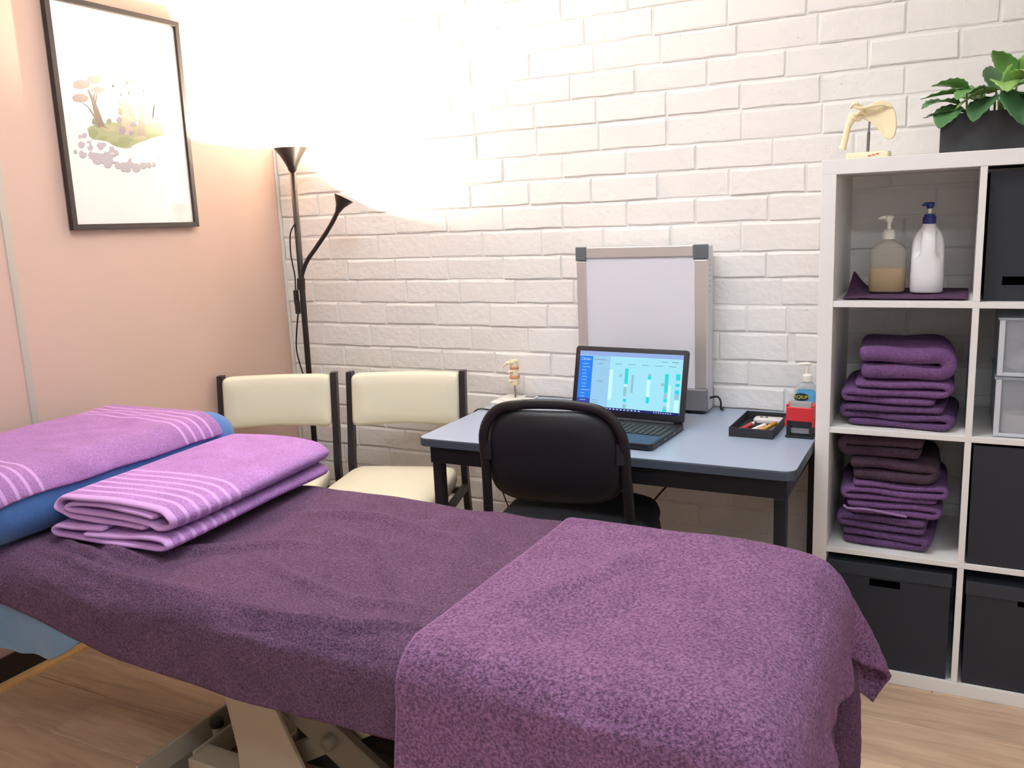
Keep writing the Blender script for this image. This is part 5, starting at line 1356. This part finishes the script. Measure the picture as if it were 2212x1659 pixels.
specs = [  # root x,y ; leaf start ; direction ; length ; width ; droop ; tone
    ((0.07, 0.06), (0.035, 0.035, 0.150), (-0.6, -0.5, 0.25), 0.085, 0.050, 0.9, 3),
    ((0.08, 0.05), (0.075, 0.030, 0.185), (-0.85, -0.30, 0.10), 0.105, 0.048, 0.35, 0),
    ((0.10, 0.06), (0.090, 0.040, 0.180), (-0.55, 0.2, 0.30), 0.105, 0.045, 0.45, 0),
    ((0.08, 0.06), (0.060, 0.030, 0.115), (-0.95, -0.3, 0.10), 0.085, 0.040, 0.40, 1),
    ((0.05, 0.05), (0.030, 0.030, 0.110), (-0.9, -0.2, 0.2), 0.055, 0.030, 0.6, 1),
    ((0.06, 0.04), (0.030, 0.020, 0.145), (-0.35, -0.6, -0.5), 0.070, 0.048, 0.3, 3),
    ((0.11, 0.04), (0.110, 0.020, 0.165), (-0.3, -0.75, -0.25), 0.095, 0.052, 0.7, 1),
    ((0.12, 0.05), (0.120, 0.030, 0.185), (-0.8, -0.45, 0.05), 0.090, 0.040, 1.0, 2),
    ((0.14, 0.04), (0.145, 0.010, 0.180), (0.25, -0.6, -0.45), 0.100, 0.055, 0.6, 1),
    ((0.14, 0.05), (0.140, 0.040, 0.190), (0.35, -0.25, 0.65), 0.085, 0.045, 0.5, 2),
    ((0.15, 0.05), (0.150, 0.030, 0.200), (0.5, -0.2, 0.6), 0.095, 0.050, 0.8, 0),
    ((0.15, 0.06), (0.155, 0.040, 0.195), (0.9, -0.3, 0.3), 0.100, 0.050, 0.7, 2),
    ((0.13, 0.07), (0.120, 0.060, 0.195), (-0.1, 0.5, 0.7), 0.080, 0.045, 0.6, 1),
    ((0.17, 0.04), (0.175, 0.010, 0.165), (0.6, -0.6, -0.2), 0.095, 0.050, 0.6, 3),
    ((0.18, 0.06), (0.190, 0.040, 0.190), (0.7, 0.2, 0.5), 0.095, 0.050, 0.7, 0),
    ((0.10, 0.07), (0.090, 0.070, 0.165), (-0.5, 0.6, 0.3), 0.090, 0.045, 0.6, 3),
    ((0.22, 0.06), (0.225, 0.040, 0.180), (-0.2, -0.5, 0.4), 0.090, 0.050, 0.8, 0),
    ((0.25, 0.06), (0.255, 0.050, 0.185), (0.5, -0.4, 0.4), 0.095, 0.050, 0.8, 1),
    ((0.29, 0.06), (0.300, 0.050, 0.180), (0.7, 0.1, 0.4), 0.095, 0.050, 0.8, 2),
    ((0.20, 0.04), (0.205, 0.010, 0.150), (0.3, -0.8, -0.2), 0.080, 0.045, 0.6, 1),
    ((0.16, 0.08), (0.165, 0.080, 0.205), (0.3, 0.3, 0.8), 0.075, 0.040, 0.6, 3),
    ((0.09, 0.03), (0.085, 0.010, 0.185), (-0.5, -0.8, 0.25), 0.080, 0.046, 1.1, 0),
    ((0.06, 0.03), (0.055, 0.015, 0.200), (-0.8, -0.5, 0.5), 0.075, 0.040, 0.8, 0),
    ((0.13, 0.03), (0.130, 0.005, 0.200), (0.1, -0.9, 0.3), 0.080, 0.048, 1.3, 2),
    ((0.17, 0.03), (0.165, 0.005, 0.215), (0.3, -0.8, 0.5), 0.085, 0.048, 1.2, 2),
    ((0.16, 0.05), (0.150, 0.030, 0.225), (-0.3, -0.4, 0.8), 0.080, 0.044, 0.9, 0),
    ((0.19, 0.05), (0.185, 0.030, 0.225), (0.2, -0.4, 0.8), 0.085, 0.046, 0.9, 2),
    ((0.24, 0.04), (0.240, 0.015, 0.205), (0.1, -0.8, 0.4), 0.085, 0.048, 1.1, 0),
    ((0.27, 0.05), (0.270, 0.030, 0.215), (0.3, -0.5, 0.7), 0.085, 0.046, 0.9, 3),
    ((0.30, 0.04), (0.305, 0.015, 0.190), (0.4, -0.8, 0.2), 0.085, 0.048, 0.9, 1),
    ((0.33, 0.06), (0.335, 0.040, 0.205), (0.6, -0.4, 0.5), 0.085, 0.046, 0.9, 0),
    ((0.35, 0.05), (0.355, 0.030, 0.175), (0.8, -0.5, 0.2), 0.080, 0.044, 0.8, 3),
    ((0.26, 0.08), (0.260, 0.085, 0.205), (0.0, 0.6, 0.6), 0.080, 0.044, 0.8, 1)]
for (rx, ry), st_, d_, L_, W_, dr, mi in specs:
    st_ = (st_[0], st_[1], 0.096 + (st_[2] - 0.11) * 0.62)
    stem((rx, ry, 0.078), st_)
    leaf(st_, d_, L_ * 1.25, W_ * 1.5, dr, LEAFS[mi], rl_.uniform(-0.3, 0.3))
